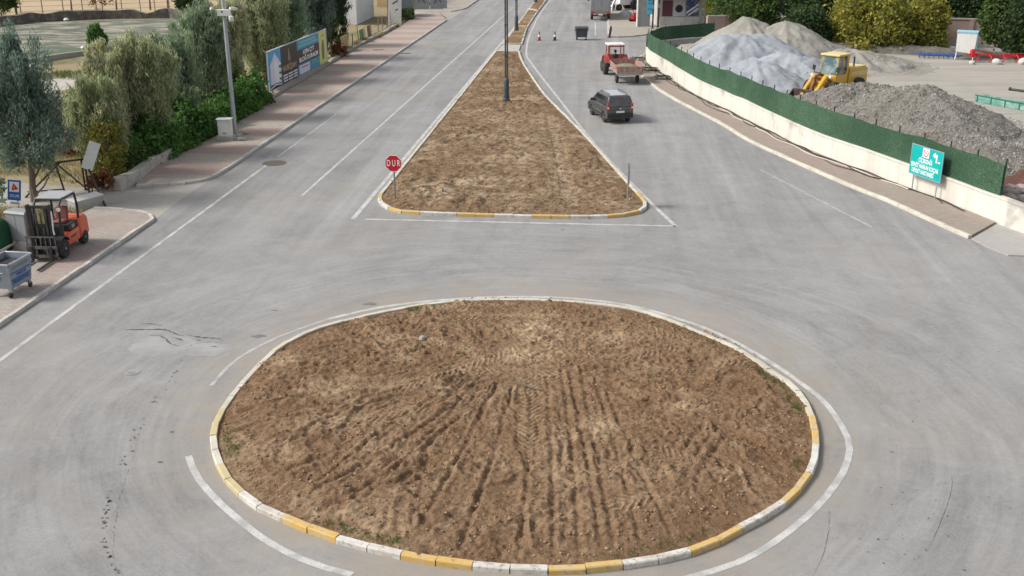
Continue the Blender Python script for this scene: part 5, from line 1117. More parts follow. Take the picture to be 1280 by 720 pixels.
# buildings on the left
M_WALLW = mat('white_render', (.68, .68, .68), .9, [(.6, (.55, .54, .52), .45, .7, .6), (5., (.45, .43, .4), .6, .78, .4)])
hb = thing('white_house', 'plain white rendered house wall behind the stake fence', 'house', P(474, 30)-RN.to_3d()*4.6+Vector((0, 3.5, 0)), math.radians(84.8-90))
MB().box((0, 0, 2.6), (5.2, 9.0, 5.2)).build('wall', M_WALLW, hb); m = MB(); m.prism([(-3.0, 5.2), (3.0, 5.2), (0, 6.6)], -4.9, 4.9, 'Y'); m.build('roof', mat('roof_tile', (.30, .13, .08), .8, [((1., 9., 1.), (.2, .08, .05), .45, .7, .6)]), hb, smooth=0)
for y in (-2.4, 1.5): w_ = MB().box((2.615, y, 3.6), (.04, 1.2, 1.2)).build('window', M_WPAINT, hb); MB().box((2.64, y, 3.6), (.02, 1.05, 1.05)).build('pane', M_GLASS, w_)
sh = thing('tin_shed', 'grey corrugated shed beside the pavement past the white banner', 'shed', P(513, 22)-RN.to_3d()*1.2+Vector((0, 1, 0)), math.radians(84.8-90))
m = MB(); m.box((0, 0, 1.2), (2.4, 3.4, 2.4))
for i in range(14): m.box((1.215, -1.6+.245*i, 1.2), (.05, .1, 2.3))
for i in range(9): m.box((-1.05+.26*i, -1.715, 1.2), (.1, .05, 2.3))
m.build('wall', M_GREYM, sh); MB().box((0, 0, 2.45), (2.7, 3.7, .08), rotm(0, .06, 0)).build('roof', M_STEEL, sh)
yh = thing('ochre_house', 'ochre-walled building behind the grey sheds at the top edge', 'house', P(532, 10)-RN.to_3d()*4.2+Vector((0, 6, 0)), math.radians(84.8-90)); MB().box((0, 0, 1.9), (4.5, 7, 3.8)).build('wall', mat('ochre_render', (.50, .36, .19), .9, [(.9, (.4, .28, .15), .45, .7, .7)]), yh); MB().box((0, 0, 3.87), (5, 7.5, .14)).build('roof', M_CONC, yh)
gt = thing('metal_gate', 'grey double metal gate with dark scrollwork at the top edge', 'gate', P(537, 12)+Vector((0, .4, 0)), math.radians(10))
for s in (1, -1): MB().box((s*1.0, 0, 1.2), (1.9, .06, 2.3)).build('gate_leaf', M_GREYM, gt, bevel=.01)
for s in (1, -1): MB().box((s*2.1, 0, 1.3), (.25, .25, 2.6)).build('gate_post', M_GREYM, gt)
m = MB()
for s in (1, -1):
    for z in (1.0, 1.6): m.tube([(s*.5, -.05, z-.2), (s*.9, -.05, z), (s*.6, -.05, z+.2), (s*1.2, -.05, z+.25), (s*1.5, -.05, z-.1)], .05, 5)
m.build('scrollwork', M_BLKM, gt)
tree('shrub', 'green bush at the foot of the tin shed', P(512, 25)-RN.to_3d()*.2, 1.2, .9, 'green', 'bush', cat='shrub', clumps=30, n_per=34, size=.14, elong=1.6, crown0=.0, seed=92)
for px, w, d, lb, m_ in (((473, 64), .9, .4, 'loose brown board lying on the striped pavement', M_WOOD), ((507, 67), .9, .3, 'dark drain grate at the kerb of the left carriageway', M_IRON)):
    tag(MB().box((0, 0, .02), (w, d, .04), rotm(0, 0, .3)).build('board' if m_ is M_WOOD else 'drain_grate', m_, loc=P(*px)+Vector((0, 0, .125 if m_ is M_WOOD else .0))), lb, 'board' if m_ is M_WOOD else 'drain')
# fence in the far field
ff = thing('wire_fence', 'post and wire fence along the far edge of the dry field', 'fence', P(0, 21)); o0 = P2(0, 21); pts = [P2(x, 21-(x/262.)*9) for x in (-40, 0, 27, 54, 80, 104, 129, 153, 176, 194, 212, 236, 262, 285, 320)]
for p in pts: MB().tube([(p.x-o0.x, p.y-o0.y, 0), (p.x-o0.x, p.y-o0.y, 1.9)], .06, 6).build('post', M_WOOD, ff)
m = MB()
for z in (.5, 1.1, 1.7): m.tube([(p.x-o0.x, p.y-o0.y, z) for p in pts], .015, 4)
m.build('wire', M_BLKM, ff)
sk = MB(); sk.lathe([(.2, 0), (.75, .1), (.8, .35), (.3, .55), (.05, .6)], n=14); tag(sk.build('sack', M_WPAINT, loc=P(170, 19)), 'big white sack lying on the rubble wall', 'sack')
for i, (px, s, lb) in enumerate((((120, 23), .45, 'white stone lying below the rubble wall'), ((83, 26), .35, 'small white rubbish bag by the rubble wall'), ((105, 61), .3, 'little white stone at the corner of the plot'), ((131, 216), .34, 'crumpled white bag beside the autumn creeper'), ((43, 85), .4, 'white paper bag on the grass below the plot'))):
    mb = MB(); mb.lathe([(s*.5, 0), (s, s*.3), (s*.7, s*.8), (s*.2, s)], n=9); tag(mb.build('rubbish_bag', M_WPAINT, loc=P(*px), rz=i), lb, 'rubbish')
# rusty frame with leaning panel, by the forklift
M_RUST = mat('rusty_dark_steel', (.06, .04, .035), .8, [(5., (.14, .07, .05), .5, .75, .6)])
f0 = P2(20, 246); fq = [P(36, 250), P(82, 243), P(113, 243), P(131, 260)]
fr_ = thing('swing_stand', 'dark rusty tubular frame standing behind the forklift', 'frame', fq[1]); oo = fq[1]
z = 1.45; tl_, tr_ = Vector((-.35, .2, z)), Vector(P(111, 238)-oo)+Vector((0, 0, z+.05))
m = MB(); m.tube([tl_, tr_], .045); m.build('top_bar', M_RUST, fr_)
for a, b in ((tl_, (-.0, 0, 0)), (tl_+Vector((.2, 0, 0)), (-1.6, -.6, 0)), (tr_, P(112, 246)-oo), (tr_, P(132, 258)-oo), (tr_+Vector((-.15, 0, 0)), P(107, 238)-oo)): MB().tube([a, b], .045).build('leg', M_RUST, fr_)
m = MB(); m.tube([tl_, P(128, 256)-oo+Vector((0, 0, .15))], .035); m.tube([(-1.5, -.5, .25), (0, 0, .25)], .03); m.build('brace', M_RUST, fr_)
wp = thing('leaning_board', 'white board leaning on the right end of the rusty frame', 'board', P(114, 240)+Vector((.1, -.1, 0)), math.radians(25)); MB().box((.15, -.1, 1.75), (.5, .05, 1.3), rotm(-.25, .45, 0)).build('panel', M_WPAINT, wp); MB().tube([(0, .1, 0), (.1, 0, 1.5)], .03).build('prop', M_RUST, wp)
# left edge clutter
mr_ = thing('metal_rail', 'pale metal edge rail on short posts between bin and cabinet', 'rail', P(33, 310)); v = P(-40, 352)-P(33, 310)
MB().tube([(0, 0, .42), (v.x, v.y, .42)], .045, 6).build('rail', M_STEEL, mr_)
for q in (.02, .35, .7, .98): MB().tube([(v.x*q, v.y*q, 0), (v.x*q, v.y*q, .42)], .03, 6).build('post', M_STEEL, mr_)
dr = thing('green_drum', 'dark green covered drum at the left edge beside the grey cabinet', 'drum', P(5, 317)+Vector((-.2, .1, 0))); MB().lathe([(.46, 0), (.5, .3), (.49, .8), (.44, 1.15), (.3, 1.32), (.08, 1.38)], n=22).build('cover', mat('dark_green_cloth', (.012, .07, .035), .8, [(4., (.02, .1, .05), .45, .7, .6)], [(9., .5, .03)]), dr, smooth=60); MB().tube([(.0, 0, 1.36), (.02, .0, 1.45)], .06).build('knot', M_BLACK, dr)
tree('sapling', 'thin staked sapling with grey leaves at the left edge', P(5, 292), 2.6, .45, 'grey', 'egg', cat='sapling', clumps=26, n_per=20, size=.07, elong=2.2, crown0=.5, seed=93, tr=.03)

# ------------------------------------------------------------------ right side: wall, mesh fences, yard
M_WW = mat('stained_white_wall', (.66, .63, .56), .9, [((1.2, 1.2, .12), (.50, .45, .37), .47, .68, .7), (.5, (.52, .49, .43), .45, .7, .5), (7., (.38, .34, .29), .62, .78, .6), (.45, (.30, .285, .26), .60, .68, .65)], [(12., .3, .02)])
M_NET = mat('green_screen_mesh', (.045, .10, .056), .9, [(16., (.12, .19, .125), .46, .62, .8), (9., (.015, .035, .018), .52, .66, .7), (.9, (.055, .11, .065), .45, .65, .6), (.3, (.025, .06, .035), .42, .62, .6)], [(30., .9, .03)], spec=.15)
M_NETP = mat('green_fence_post', (.015, .06, .03), .5)
ww = wall('boundary_wall', 'long curved white wall under the green screen fence, right of the road', 'wall', wall_line[::-1], .22, 1.1, M_WW, cap=M_WW, hv=.03, step=.6, seed=12)
nl = resample([p for p in wall_line if p.y > P2(1253, 282).y], .6)[::-1]
def mesh_fence(label, line_, z0, z1, post_step, inset=.06):
    o = line_[0]; t = thing('screen_fence', label, 'fence', (o.x, o.y, 0)); mb = MB(); a, b = offset(line_, .015), offset(line_, -.015)
    zz = [z1+.13*(vnoise(np.array(i*.45), np.array(2.), 33)-.5) for i in range(len(line_))]
    mb.loft([[(a[i].x-o.x, a[i].y-o.y, z0), (a[i].x-o.x, a[i].y-o.y, zz[i]), (b[i].x-o.x, b[i].y-o.y, zz[i]), (b[i].x-o.x, b[i].y-o.y, z0)] for i in range(len(line_))]); mb.build('screen', M_NET, t, smooth=0)
    inn = offset(line_, inset)
    for p in resample(inn, post_step): MB().box((p.x-o.x, p.y-o.y, (z0+z1+.24)/2-.1), (.05, .05, z1+.24-z0+.2)).build('post', M_NETP, t)
    return t
nl = resample(nl, .6)
mesh_fence('long green screen fence on the white wall along the road', [p for p in nl][::-1], 1.10, 2.5, 1.75)
side = resample([P2(806.5, 75.5)+Vector((.15, .3)), P2(808.5, 70), P2(814, 64), P2(825, 58.5), P2(850, 56), P2(892, 53)], .6)
wall('boundary_wall', 'lower grey wall of the yard along the side road', 'wall', side, .22, .55, M_CONC, cap=M_WW, seed=14)
mesh_fence('green screen fence closing the yard towards the side road and shop', side, .62, 1.85, 1.9, -.06)
# cables along the foot of the wall
M_CABLE = mat('black_cable', (.03, .028, .026), .7, [(5., (.12, .1, .08), .5, .75, .6)]); M_PCABLE = mat('pale_conduit', (.52, .48, .42), .7)
wl = offset(resample(wall_line[2:], .35), 0)[::-1]; ins = offset(wl, 0)
def cable(label, d0, amp, r, m, seed, k0, k1, z=.15):
    n = len(wl); i0, i1 = int(n*k0), int(n*k1); pts = []
    for i in range(i0, i1):
        a = wl[min(i+1, n-1)]-wl[max(i-1, 0)]; nn = Vector((a.y, -a.x)).normalized()
        q = wl[i]+nn*(-(d0+amp*(2*float(vnoise(np.array(i*.16), np.array(seed*7.7), seed))-1))); 
        pts.append(q)
    sgn = 1 if abs((pts[0]-ISL).length) < abs((wl[i0]-ISL).length) else -1
    if sgn < 0: pts = [wl[i0+j]*2-p for j, p in enumerate(pts)]
    mb = MB(); o = pts[0]; mb.tube([(p.x-o.x, p.y-o.y, z+.02*math.sin(j*.7+seed)) for j, p in enumerate(pts)], r, 6)
    return tag(mb.build('cable', m, loc=(o.x, o.y, 0)), label, 'cable', 'cables lying along the white wall')
cable('thick black cable lying closest to the foot of the white wall', .35, .16, .03, M_CABLE, 1, .05, .80)
cable('black cable looping loosely along the middle of the wall', .5, .3, .028, M_CABLE, 2, .03, .72)
cable('thin black cable wandering out furthest onto the tan pavement', .62, .38, .022, M_CABLE, 3, .0, .78)
cable('pale conduit lying among the black cables by the wall', .62, .2, .03, M_PCABLE, 4, .38, .74)
for i, (px, lb) in enumerate((((798, 76), 'loose coil of cable at the far end of the white wall'), ((814, 89), 'tangled cable coil by the wall beside the trailer'), ((829, 100), 'small cable coil on the pavement, nearest of the coils'))):
    mb = MB(); rs = np.random.RandomState(50+i)
    for k in range(4):
        r = .45+.35*rs.rand(); ox, oy = rs.normal(0, .15, 2); mb.tube([(ox+r*math.cos(a), oy+r*1.2*math.sin(a), .03+.03*k+.02*math.sin(3*a)) for a in np.linspace(0, 6.0, 26)], .02, 5)
    tag(mb.build('cable_coil', M_CABLE, loc=P(*px)+Vector((0, 0, .12))), lb, 'cable coil')
# gravel piles
PILES = []
def pile(label, c, h, r, m, elong=1.0, ang=0., seed=0, slope=.72, rough=.2, ridge=0.0, z0=-.05, step=.16, name='gravel_pile'):
    t = Vector(c); ca, sa = math.cos(ang), math.sin(ang)
    def hf(X, Y):
        u = X*ca+Y*sa; v = -X*sa+Y*ca
        u2 = np.maximum(np.abs(u)-ridge, 0)/elong; d = np.hypot(u2, v)*(1+.35*(fbm(X*.22+seed, Y*.22, 3, seed)-.5)*2*.6)
        hh = h*(1-d/r); peak = np.where(hh > h*.88, h*.88+(hh-h*.88)*.55, hh)
        foot = np.where(peak < .35, .35*np.exp((peak-.35)/.6)-.12, peak)
        az = np.arctan2(v, u); gully = (vnoise(az*5+3, d*.25, seed+5)-.5)
        foot = foot+.5*(fbm(X*.5+seed, Y*.5, 3, seed+2)-.5)*sstep(.1, .8, peak)+gully*.34*sstep(0, h*.4, peak)*sstep(h*1.02, h*.7, peak)+rough*(fbm(X*1.1, Y*1.1, 4, seed+9)-.5)*2*sstep(-.1, .4, peak)+.09*(vnoise(X*4, Y*4, seed+3)-.5)+.10*(vnoise(az*13, d*.5, seed+7)-.5)*sstep(.2, h*.5, peak)
        return foot, {'dry': np.clip(vnoise(az*7, d*.15, seed+6), 0, 1)}
    R_ = r*1.25+ridge; g = grid_surface(name, -R_*elong, R_*elong, -R_*elong, R_*elong, step, None, hf, m, None, None, cut=lambda z: z > -.02)
    PILES.append((t, R_, hf, z0)); g.location = (t.x, t.y, z0); tag(g, label, 'gravel pile'); return g
M_GBLUE = mat('blue_grey_gravel', (.31, .33, .36), .95, [(.5, (.25, .27, .295), .42, .65, .8), (5., (.40, .415, .43), .5, .72, .6), (1.5, (.42, .42, .41), .5, .75, .5)], [(9., .6, .05), (30., .5, .02)], spec=.1)
M_GBEI = mat('beige_gravel', (.30, .285, .25), .95, [(.6, (.22, .21, .185), .45, .65, .8), (5., (.38, .365, .325), .5, .72, .6), (2., (.2, .19, .16), .6, .72, .6)], [(7., .8, .08), (25., .5, .02)], spec=.1)
M_GDARK = mat('dark_gravel', (.285, .262, .228), .95, [(.7, (.29, .275, .25), .45, .65, .8), (3., (.13, .12, .11), .5, .65, .8), (9., (.42, .40, .37), .56, .66, .8), (12., (.10, .095, .09), .56, .68, .8)], [(5., 1., .2), (12., 1., .12)], spec=.1)
pile('tall beige gravel heap, leftmost peak, in front of the pink wall', P2(930, 74), 4.0, 6.2, M_GBEI, seed=1)
pile('beige gravel heap with dark patches, right of the tallest peak', P2(978, 76), 3.7, 6.0, M_GBEI, seed=11, elong=1.25, ang=.1, rough=.2)
pile('broad blue-grey sand heap in front of the beige heaps', P2(926, 86), 3.0, 5.6, M_GBLUE, seed=21, ridge=1.6, ang=.15)
pile('smooth pale blue-grey heap close behind the green fence', P2(944, 108), 1.9, 4.4, M_GBLUE, seed=31, ridge=1.0, ang=-.9)
pile('smooth rounded blue-grey heap between the sand heap and the yellow loader', P2(985, 101), 2.2, 5.2, M_GBLUE, seed=41, ridge=.6, ang=-.5)
pile('low beige heap behind the yellow loader', P2(1062, 82), 1.5, 5.0, M_GBEI, seed=51, elong=1.4, slope=.4)
pile('small grey heap behind the corner of the green fence', P2(862, 68), 1.1, 2.2, M_GBEI, seed=55)
pile('dark coarse gravel heap right of the yellow loader with a sharp peak', P2(1146, 158), 2.75, 6.2, M_GDARK, seed=61, rough=.16, elong=1.1, ang=-1.1, step=.11)
pile('lower dark gravel heap in front of the yellow loader', P2(1072, 138), 1.9, 4.6, M_GDARK, seed=71, rough=.18, ridge=1.5, ang=.2, step=.11)
pile('long dark gravel spill behind the hospital sign', P2(1198, 198), 1.5, 4.2, M_GDARK, seed=81, rough=.16, ridge=2.6, ang=-1.2, step=.11)
pile('small dark mound at the far right of the yard', P2(1262, 196), .55, 3.4, M_GDARK, seed=85, rough=.12, ang=-.7, step=.12)
pile('reddish-brown earth mound behind the end of the green fence', P2(1284, 252), 1.6, 2.6, mat('reddish_earth', (.12, .06, .045), .95, [(3., (.2, .11, .08), .45, .7, .8), (12., (.05, .03, .02), .5, .7, .7)], [(6., 1., .1)]), seed=91, rough=.3, step=.1, name='earth_pile')
M_ROCK = mat('pale_rock', (.36, .31, .29), .9, [(4., (.24, .19, .17), .45, .7, .8)], [(6., .7, .06)])
for i, (px, s, lb) in enumerate((((1264, 238), .42, 'largest pale rock on the reddish earth mound'), ((1277, 236), .3, 'pale rock at the right edge of the earth mound'), ((1262, 247), .3, 'reddish rock low on the earth mound beside the fence end'), ((1275, 249), .34, 'grey rock in front of the earth mound'))):
    rs = np.random.RandomState(400+i); bm = bmesh.new(); bmesh.ops.create_icosphere(bm, subdivisions=3, radius=s)
    for v in bm.verts: v.co *= 1+.5*(float(fbm(np.array(v.co.x*2.2/s+i), np.array(v.co.y*2.2/s+v.co.z*1.7/s), 3, 95))-.5); v.co.z *= .7
    me = bpy.data.meshes.new('rock'); bm.to_mesh(me); bm.free(); me.materials.append(M_ROCK); ro = bpy.data.objects.new('rock', me); col.objects.link(ro); ro.location = P(*px, 1.05-.1*i); ro.rotation_euler.z = i; tag(ro, lb, 'rock')
def pile_stones(idx, n, s0, s1, m, seed, label):
    rs = np.random.RandomState(seed); ico = bmesh.new(); bmesh.ops.create_icosphere(ico, subdivisions=1, radius=1); iv = np.array([v.co[:] for v in ico.verts]); fi = np.array([[v.index for v in f.verts] for f in ico.faces]); ico.free()
    VV = []; FF = []; k0 = 0
    for q in idx:
        t, R_, hf, z0 = PILES[q]; a = rs.rand(n)*6.283; r = R_*.95*np.sqrt(rs.rand(n)); X, Y = r*np.cos(a), r*np.sin(a); Z = hf(X, Y)[0]; k = Z > -.06; X, Y, Z = X[k], Y[k], np.maximum(Z[k], 0.05)
        s = s0+(s1-s0)*rs.rand(len(X))**2.5; jit = 1+.6*(rs.rand(len(X), len(iv), 1)-.5)
        V = iv[None]*jit*s[:, None, None]+np.stack([X+t.x, Y+t.y, Z+z0+s*.15], 1)[:, None, :]
        VV.append(V.reshape(-1, 3)); FF.append((fi[None]+(np.arange(len(X))*len(iv))[:, None, None]).reshape(-1, 3)+k0); k0 += len(X)*len(iv)
    return tag(mesh_obj('loose_stones', np.vstack(VV), np.vstack(FF), m, None, False), label, 'stones', kind='stuff')
pile_stones([7, 8, 9, 10], 4200, .022, .075, mat('gravel_stones', (.27, .25, .222), .95, [(5., (.42, .4, .37), .5, .7, .7)], island=.45), 61, 'loose stones over the dark gravel heaps')
pile_stones([0, 1, 4, 5], 160, .03, .08, mat('pale_gravel_stones', (.34, .33, .31), .95, island=.35), 62, 'loose stones over the pale heaps')
# wheel loader
M_LY = mat('loader_yellow', (.60, .36, .035), .45, [(2.5, (.5, .33, .09), .45, .75, .5), (9., (.24, .17, .08), .6, .78, .6)], coat=.3, spec=.5); M_LYP = mat('faded_cream_yellow', (.66, .52, .25), .5, [(3., (.5, .38, .16), .45, .75, .6)])
la = math.atan2(-.66, -.75); ld = Vector((math.cos(la), math.sin(la))); lo = P2(1038, 123)
ldr = thing('wheel_loader', 'yellow wheel loader with lowered bucket between the gravel heaps', 'loader', (lo.x, lo.y, 0), la); ldr.scale = (.93, .93, .95)
m = MB(); m.prism([(-3.4, .8), (-3.4, 1.95), (-3.2, 2.1), (-1.0, 2.15), (-.9, 1.4), (-.9, .7)], -.85, .85, 'Y'); m.build('engine_hood', M_LY, ldr, bevel=.06)
MB().box((-2.15, 0, 2.16), (2.1, 1.5, .08)).build('hood_top', M_LYP, ldr, bevel=.02); m = MB()
for s in (1, -1): m.box((-2.2, s*.865, 1.72), (2.1, .03, .32))
m.build('hood_band', M_LYP, ldr); MB().tube([(-1.9, .5, 2.1), (-1.9, .5, 2.9)], .06).build('exhaust', M_BLKM, ldr)
m = MB(); m.box((-.1, 0, .85), (1.9, 1.0, .6)); m.box((1.15, 0, .95), (1.0, .9, .9)); m.build('chassis', M_LY, ldr, bevel=.04)
m = MB(); m.prism([(-.85, 1.15), (.55, 1.15), (.75, 1.75), (.6, 1.8), (-.85, 1.8)], -.72, .72, 'Y'); m.build('cab_base', M_LY, ldr, bevel=.03)
m = MB(); 
for s in (1, -1): m.tube([(.62, s*.7, 1.75), (.48, s*.68, 3.1)], .05, 6); m.tube([(-.15, s*.72, 1.75), (-.15, s*.7, 3.1)], .05, 6); m.box((-.72, s*.66, 2.45), (.3, .12, 1.35))
m.box((-.85, 0, 2.9), (.1, 1.4, .4)); m.build('cab_frame', M_LY, ldr)
MB().box((-.17, 0, 3.16), (1.6, 1.6, .16)).build('cab_roof', M_LYP, ldr, bevel=.05)
M_CABG = mat('greenish_cab_glass', (.10, .16, .17), .08, [(1.2, (.34, .42, .42), .5, .62, .9)], spec=.8, coat=.5)
m = MB(); m.slab([(.64, -.64, 1.8), (.64, .64, 1.8), (.51, .62, 3.05), (.51, -.62, 3.05)], .02); m.build('windscreen', M_CABG, ldr, smooth=0)
for s in (1, -1):
    m = MB(); m.box((.2, s*.71, 2.42), (.58, .02, 1.2)); m.build('side_window', M_CABG, ldr); m = MB(); m.box((-.42, s*.73, 2.42), (.36, .02, 1.0)); m.build('side_window', M_GLASS, ldr)
    m = MB(); m.tube([(.7, s*.6, 1.85), (1.0, s*.95, 1.9), (1.0, s*.98, 2.1)], .025, 6); m.box((1.0, s*1.0, 2.25), (.06, .22, .34)); m.build('mirror', M_BLACK, ldr)
    m = MB(); m.tube([(.9, s*.45, 1.45), (1.7, s*.48, 1.75), (2.6, s*.5, 1.0), (3.1, s*.5, .5)], [.16, .18, .16, .12], 8); m.build('lift_arm', M_LY, ldr)
    m = MB(); m.tube([(.8, s*.3, 1.0), (2.0, s*.42, 1.25)], [.08, .05], 8); m.build('lift_cylinder', M_LY, ldr)
    m = MB(); m.tube([(1.3, s*.75, 1.6), (1.5, s*.75, 1.75)], .03); m.lathe([(.04, 0), (.11, .08), (.11, .1)], o=(1.5, s*.75, 1.8), axis='X', n=12); m.build('headlight', M_WLAMP, ldr)
    m = MB(); m.box((-.05, s*1.0, 1.12), (1.1, .5, .08)); m.build('step_plate', M_LY, ldr, bevel=.02)
    for x in (1.3, -2.0): wheel(ldr, x, s*.98, .72, .52, .5, M_LY)
m = MB(); m.tube([(1.0, 0, 1.7), (1.9, 0, 1.95), (2.5, 0, 1.7)], [.1, .09, .06], 8); m.prism([(2.2, 1.75), (2.55, 1.75), (2.85, .7), (2.6, .65)], -.12, .12, 'Y'); m.build('tilt_linkage', mat('rusty_linkage', (.17, .07, .04), .7, [(5., (.4, .24, .05), .5, .7, .8)]), ldr)
m = MB(); m.prism([(3.0, .95), (3.08, .9), (3.0, .45), (3.15, .15), (3.5, .06), (4.1, .03), (4.1, .0), (3.4, .0), (3.05, .08), (2.9, .45)], -1.3, 1.3, 'Y')
for s in (1, -1): m.prism([(3.0, .92), (4.1, .02), (3.3, .02), (3.0, .2), (2.92, .5)], s*1.3-.02, s*1.3+.02, 'Y')
m.build('bucket', mat('worn_bucket_steel', (.07, .05, .045), .7, [(4., (.2, .14, .12), .48, .72, .8)]), ldr, smooth=0)
# steel sections, frames and machines in the yard
M_MINT = mat('green_painted_steel', (.10, .30, .24), .5, [((1.5, 6., 3.), (.36, .46, .42), .45, .62, .8), (6., (.07, .16, .12), .55, .75, .6)])
u0, u1 = P(1226, 127), P(1290, 139); ud = u1-u0
uc = thing('steel_channel', 'long green painted steel trough lying in the yard at the right', 'steel beam', (u0+u1)/2, math.atan2(ud.y, ud.x))
m = MB(); ul = ud.length+1.0; m.box((.3, 0, .03), (ul, .75, .05)); m.box((.3, -.36, .24), (ul, .04, .42)); m.box((.3, .36, .24), (ul, .04, .42)); m.build('trough', M_MINT, uc); m = MB()
for i in range(5): m.box((-ul/2+.5+i*1.1, -.39, .24), (.06, .05, .42))
m.box((.3, -.39, .46), (ul, .07, .05)); m.build('ribs', mat('dark_green_steel', (.04, .12, .09), .5), uc)
v0, v1 = P(1262, 113), P(1300, 118); pb = thing('steel_pipe', 'thin dark steel pipe lying behind the green trough', 'pipe', v0, math.atan2((v1-v0).y, (v1-v0).x)); MB().tube([(0, 0, .1), (4.5, 0, .1)], .08).build('pipe', M_BLKM, pb); MB().lathe([(.12, -.05), (.12, .06)], o=(0, 0, .12), axis='X', n=12).build('flange', M_BLKM, pb)
M_BLF = mat('blue_painted_frame', (.04, .08, .24), .5, [(3., (.06, .15, .42), .45, .7, .6)])
bf = thing('harrow_frame', 'blue farm harrow frame lying in front of the yellow trees', 'farm implement', P(1172, 72), math.radians(-12)); m = MB()
for y in (-.6, .5): m.box((0, y, .25), (3.4, .1, .1))
for i in range(6): m.box((-1.6+.62*i, 0, .3), (.1, 1.7, .08), rotm(0, 0, .45))
m.build('frame', M_BLF, bf); m = MB()
for i in range(9): m.tube([(-1.65+.4*i, -.6, .22), (-1.6+.4*i, -.7, 0)], .03, 5)
m.build('tines', M_BLKM, bf)
bt_ = thing('blue_sheet', 'flat blue painted frame lying behind the beige heap', 'farm implement', P(1018, 60), math.radians(-8)); m = MB(); m.box((0, 0, .35), (4.5, 1.6, .1)); m.box((-1, 0, .5), (.15, 1.8, .2)); m.box((1.2, 0, .5), (.15, 1.8, .2)); m.build('deck', M_BLF, bt_); MB().box((0, 0, .15), (4.2, .2, .3)).build('skid', M_BLF, bt_)
tk2 = thing('hopper', 'white and light blue metal hopper on legs near the pink wall', 'hopper', P(1205, 74), math.radians(-25))
m = MB(); m.prism([(-.75, .7), (.75, .55), (.8, 2.3), (-.8, 2.3)], -.6, .6, 'Y'); m.build('tank', M_WPAINT, tk2); MB().box((.86, 0, 1.6), (.05, 1.15, 1.3), rotm(0, -.02, 0)).build('blue_side', mat('light_blue_panel', (.08, .40, .58), .5), tk2); m = MB(); m.box((0, 0, 2.36), (1.7, 1.3, .1)); m.build('rim', mat('pale_blue_rim', (.3, .55, .66), .5), tk2)
for a in (-.65, .65):
    for b_ in (-.5, .5): MB().tube([(a, b_, .75), (a*1.1, b_*1.1, 0)], .06, 6).build('leg', M_WPAINT, tk2)
M_RIM = mat('bright_red_implement', (.50, .02, .03), .45, [(3., (.4, .05, .05), .45, .75, .6)])
ri = thing('plough', 'bright red farm plough lying on the ground below the right-hand trees', 'farm implement', P(1252, 78), math.radians(-6)); m = MB(); m.box((0, 0, .55), (5.6, .12, .13), rotm(0, .03, 0)); m.box((-1.6, .3, .85), (2.0, .1, .1), rotm(0, .2, .3)); m.box((-2.5, 0, .7), (.25, .6, .6)); m.box((1.5, .4, .7), (2.8, .08, .08), rotm(0, -.08, -.2)); m.box((0, .7, .5), (4.6, .1, .1)); m.box((-1, .35, .55), (.1, .9, .1)); m.box((1, .35, .55), (.1, .9, .1)); m.build('beam', M_RIM, ri)
for i in range(5):
    m = MB(); m.tube([(-2.2+1.1*i, 0, .7), (-2.0+1.1*i, -.2, .35), (-2.3+1.1*i, -.35, .05)], [.07, .08, .05], 6); m.build('share', M_RIM, ri)
MB().lathe([(.36, -.08), (.36, .08)], o=(2.6, .3, .36), axis='Y', n=16).build('wheel', M_RUB, ri)
for i, (px, s, lb) in enumerate((((1190, 64), .45, 'pale boulder left of the hopper'), ((1246, 80), .4, 'white boulder in front of the red plough'), ((1279, 80), .5, 'whitish boulder at the right edge below the trees'), ((1215, 80), .25, 'small stone right of the hopper legs'))):
    rs = np.random.RandomState(500+i); bm = bmesh.new(); bmesh.ops.create_icosphere(bm, subdivisions=2, radius=s)
    for v in bm.verts: v.co *= 1+.5*(float(fbm(np.array(v.co.x*2/s+i*3), np.array(v.co.y*2/s+v.co.z*1.7/s), 3, 96))-.5); v.co.z *= .75
    me = bpy.data.meshes.new('boulder'); bm.to_mesh(me); bm.free(); me.materials.append(mat('boulder_stone', (.55, .53, .5), .9, [(3., (.4, .37, .33), .45, .7, .7)])); ro = bpy.data.objects.new('boulder', me); col.objects.link(ro); ro.location = P(*px)+Vector((0, 0, s*.4)); tag(ro, lb, 'boulder')
# back wall of the yard, bank of dark earth
M_PINK = mat('pink_block_wall', (.36, .26, .225), .9, [((.5, .5, 2.), (.42, .32, .28), .45, .65, .7), (4., (.27, .2, .175), .52, .72, .6)], [(8., .4, .02)])
M_PCAP = mat('pale_pink_coping', (.42, .34, .3), .9, [(3., (.3, .25, .22), .45, .7, .7)])
def pier_wall(label, a, b, h, n):
    d = b-a; t = thing('block_wall', label, 'wall', (a.x, a.y, 0), math.atan2(d.y, d.x)); ln = d.length
    MB().box((ln/2, 0, h/2), (ln, .22, h)).build('wall', M_PINK, t); MB().box((ln/2, 0, h+.06), (ln+.1, .34, .12)).build('coping', M_PCAP, t); MB().box((ln/2, -.13, .25), (ln, .08, .5)).build('plinth', M_STONE, t)
    for i in range(n+1): MB().box((ln*i/n, -.03, h/2+.05), (.34, .34, h+.1)).build('pier', M_PINK, t)
pier_wall('pink block wall behind the beige heaps, beside the green fence corner', P2(884, 48.5), P2(940, 47), 2.15, 3)
pier_wall('long pink block wall with piers behind the trees and hopper', P2(985, 52), P2(1330, 62), 2.5, 9)
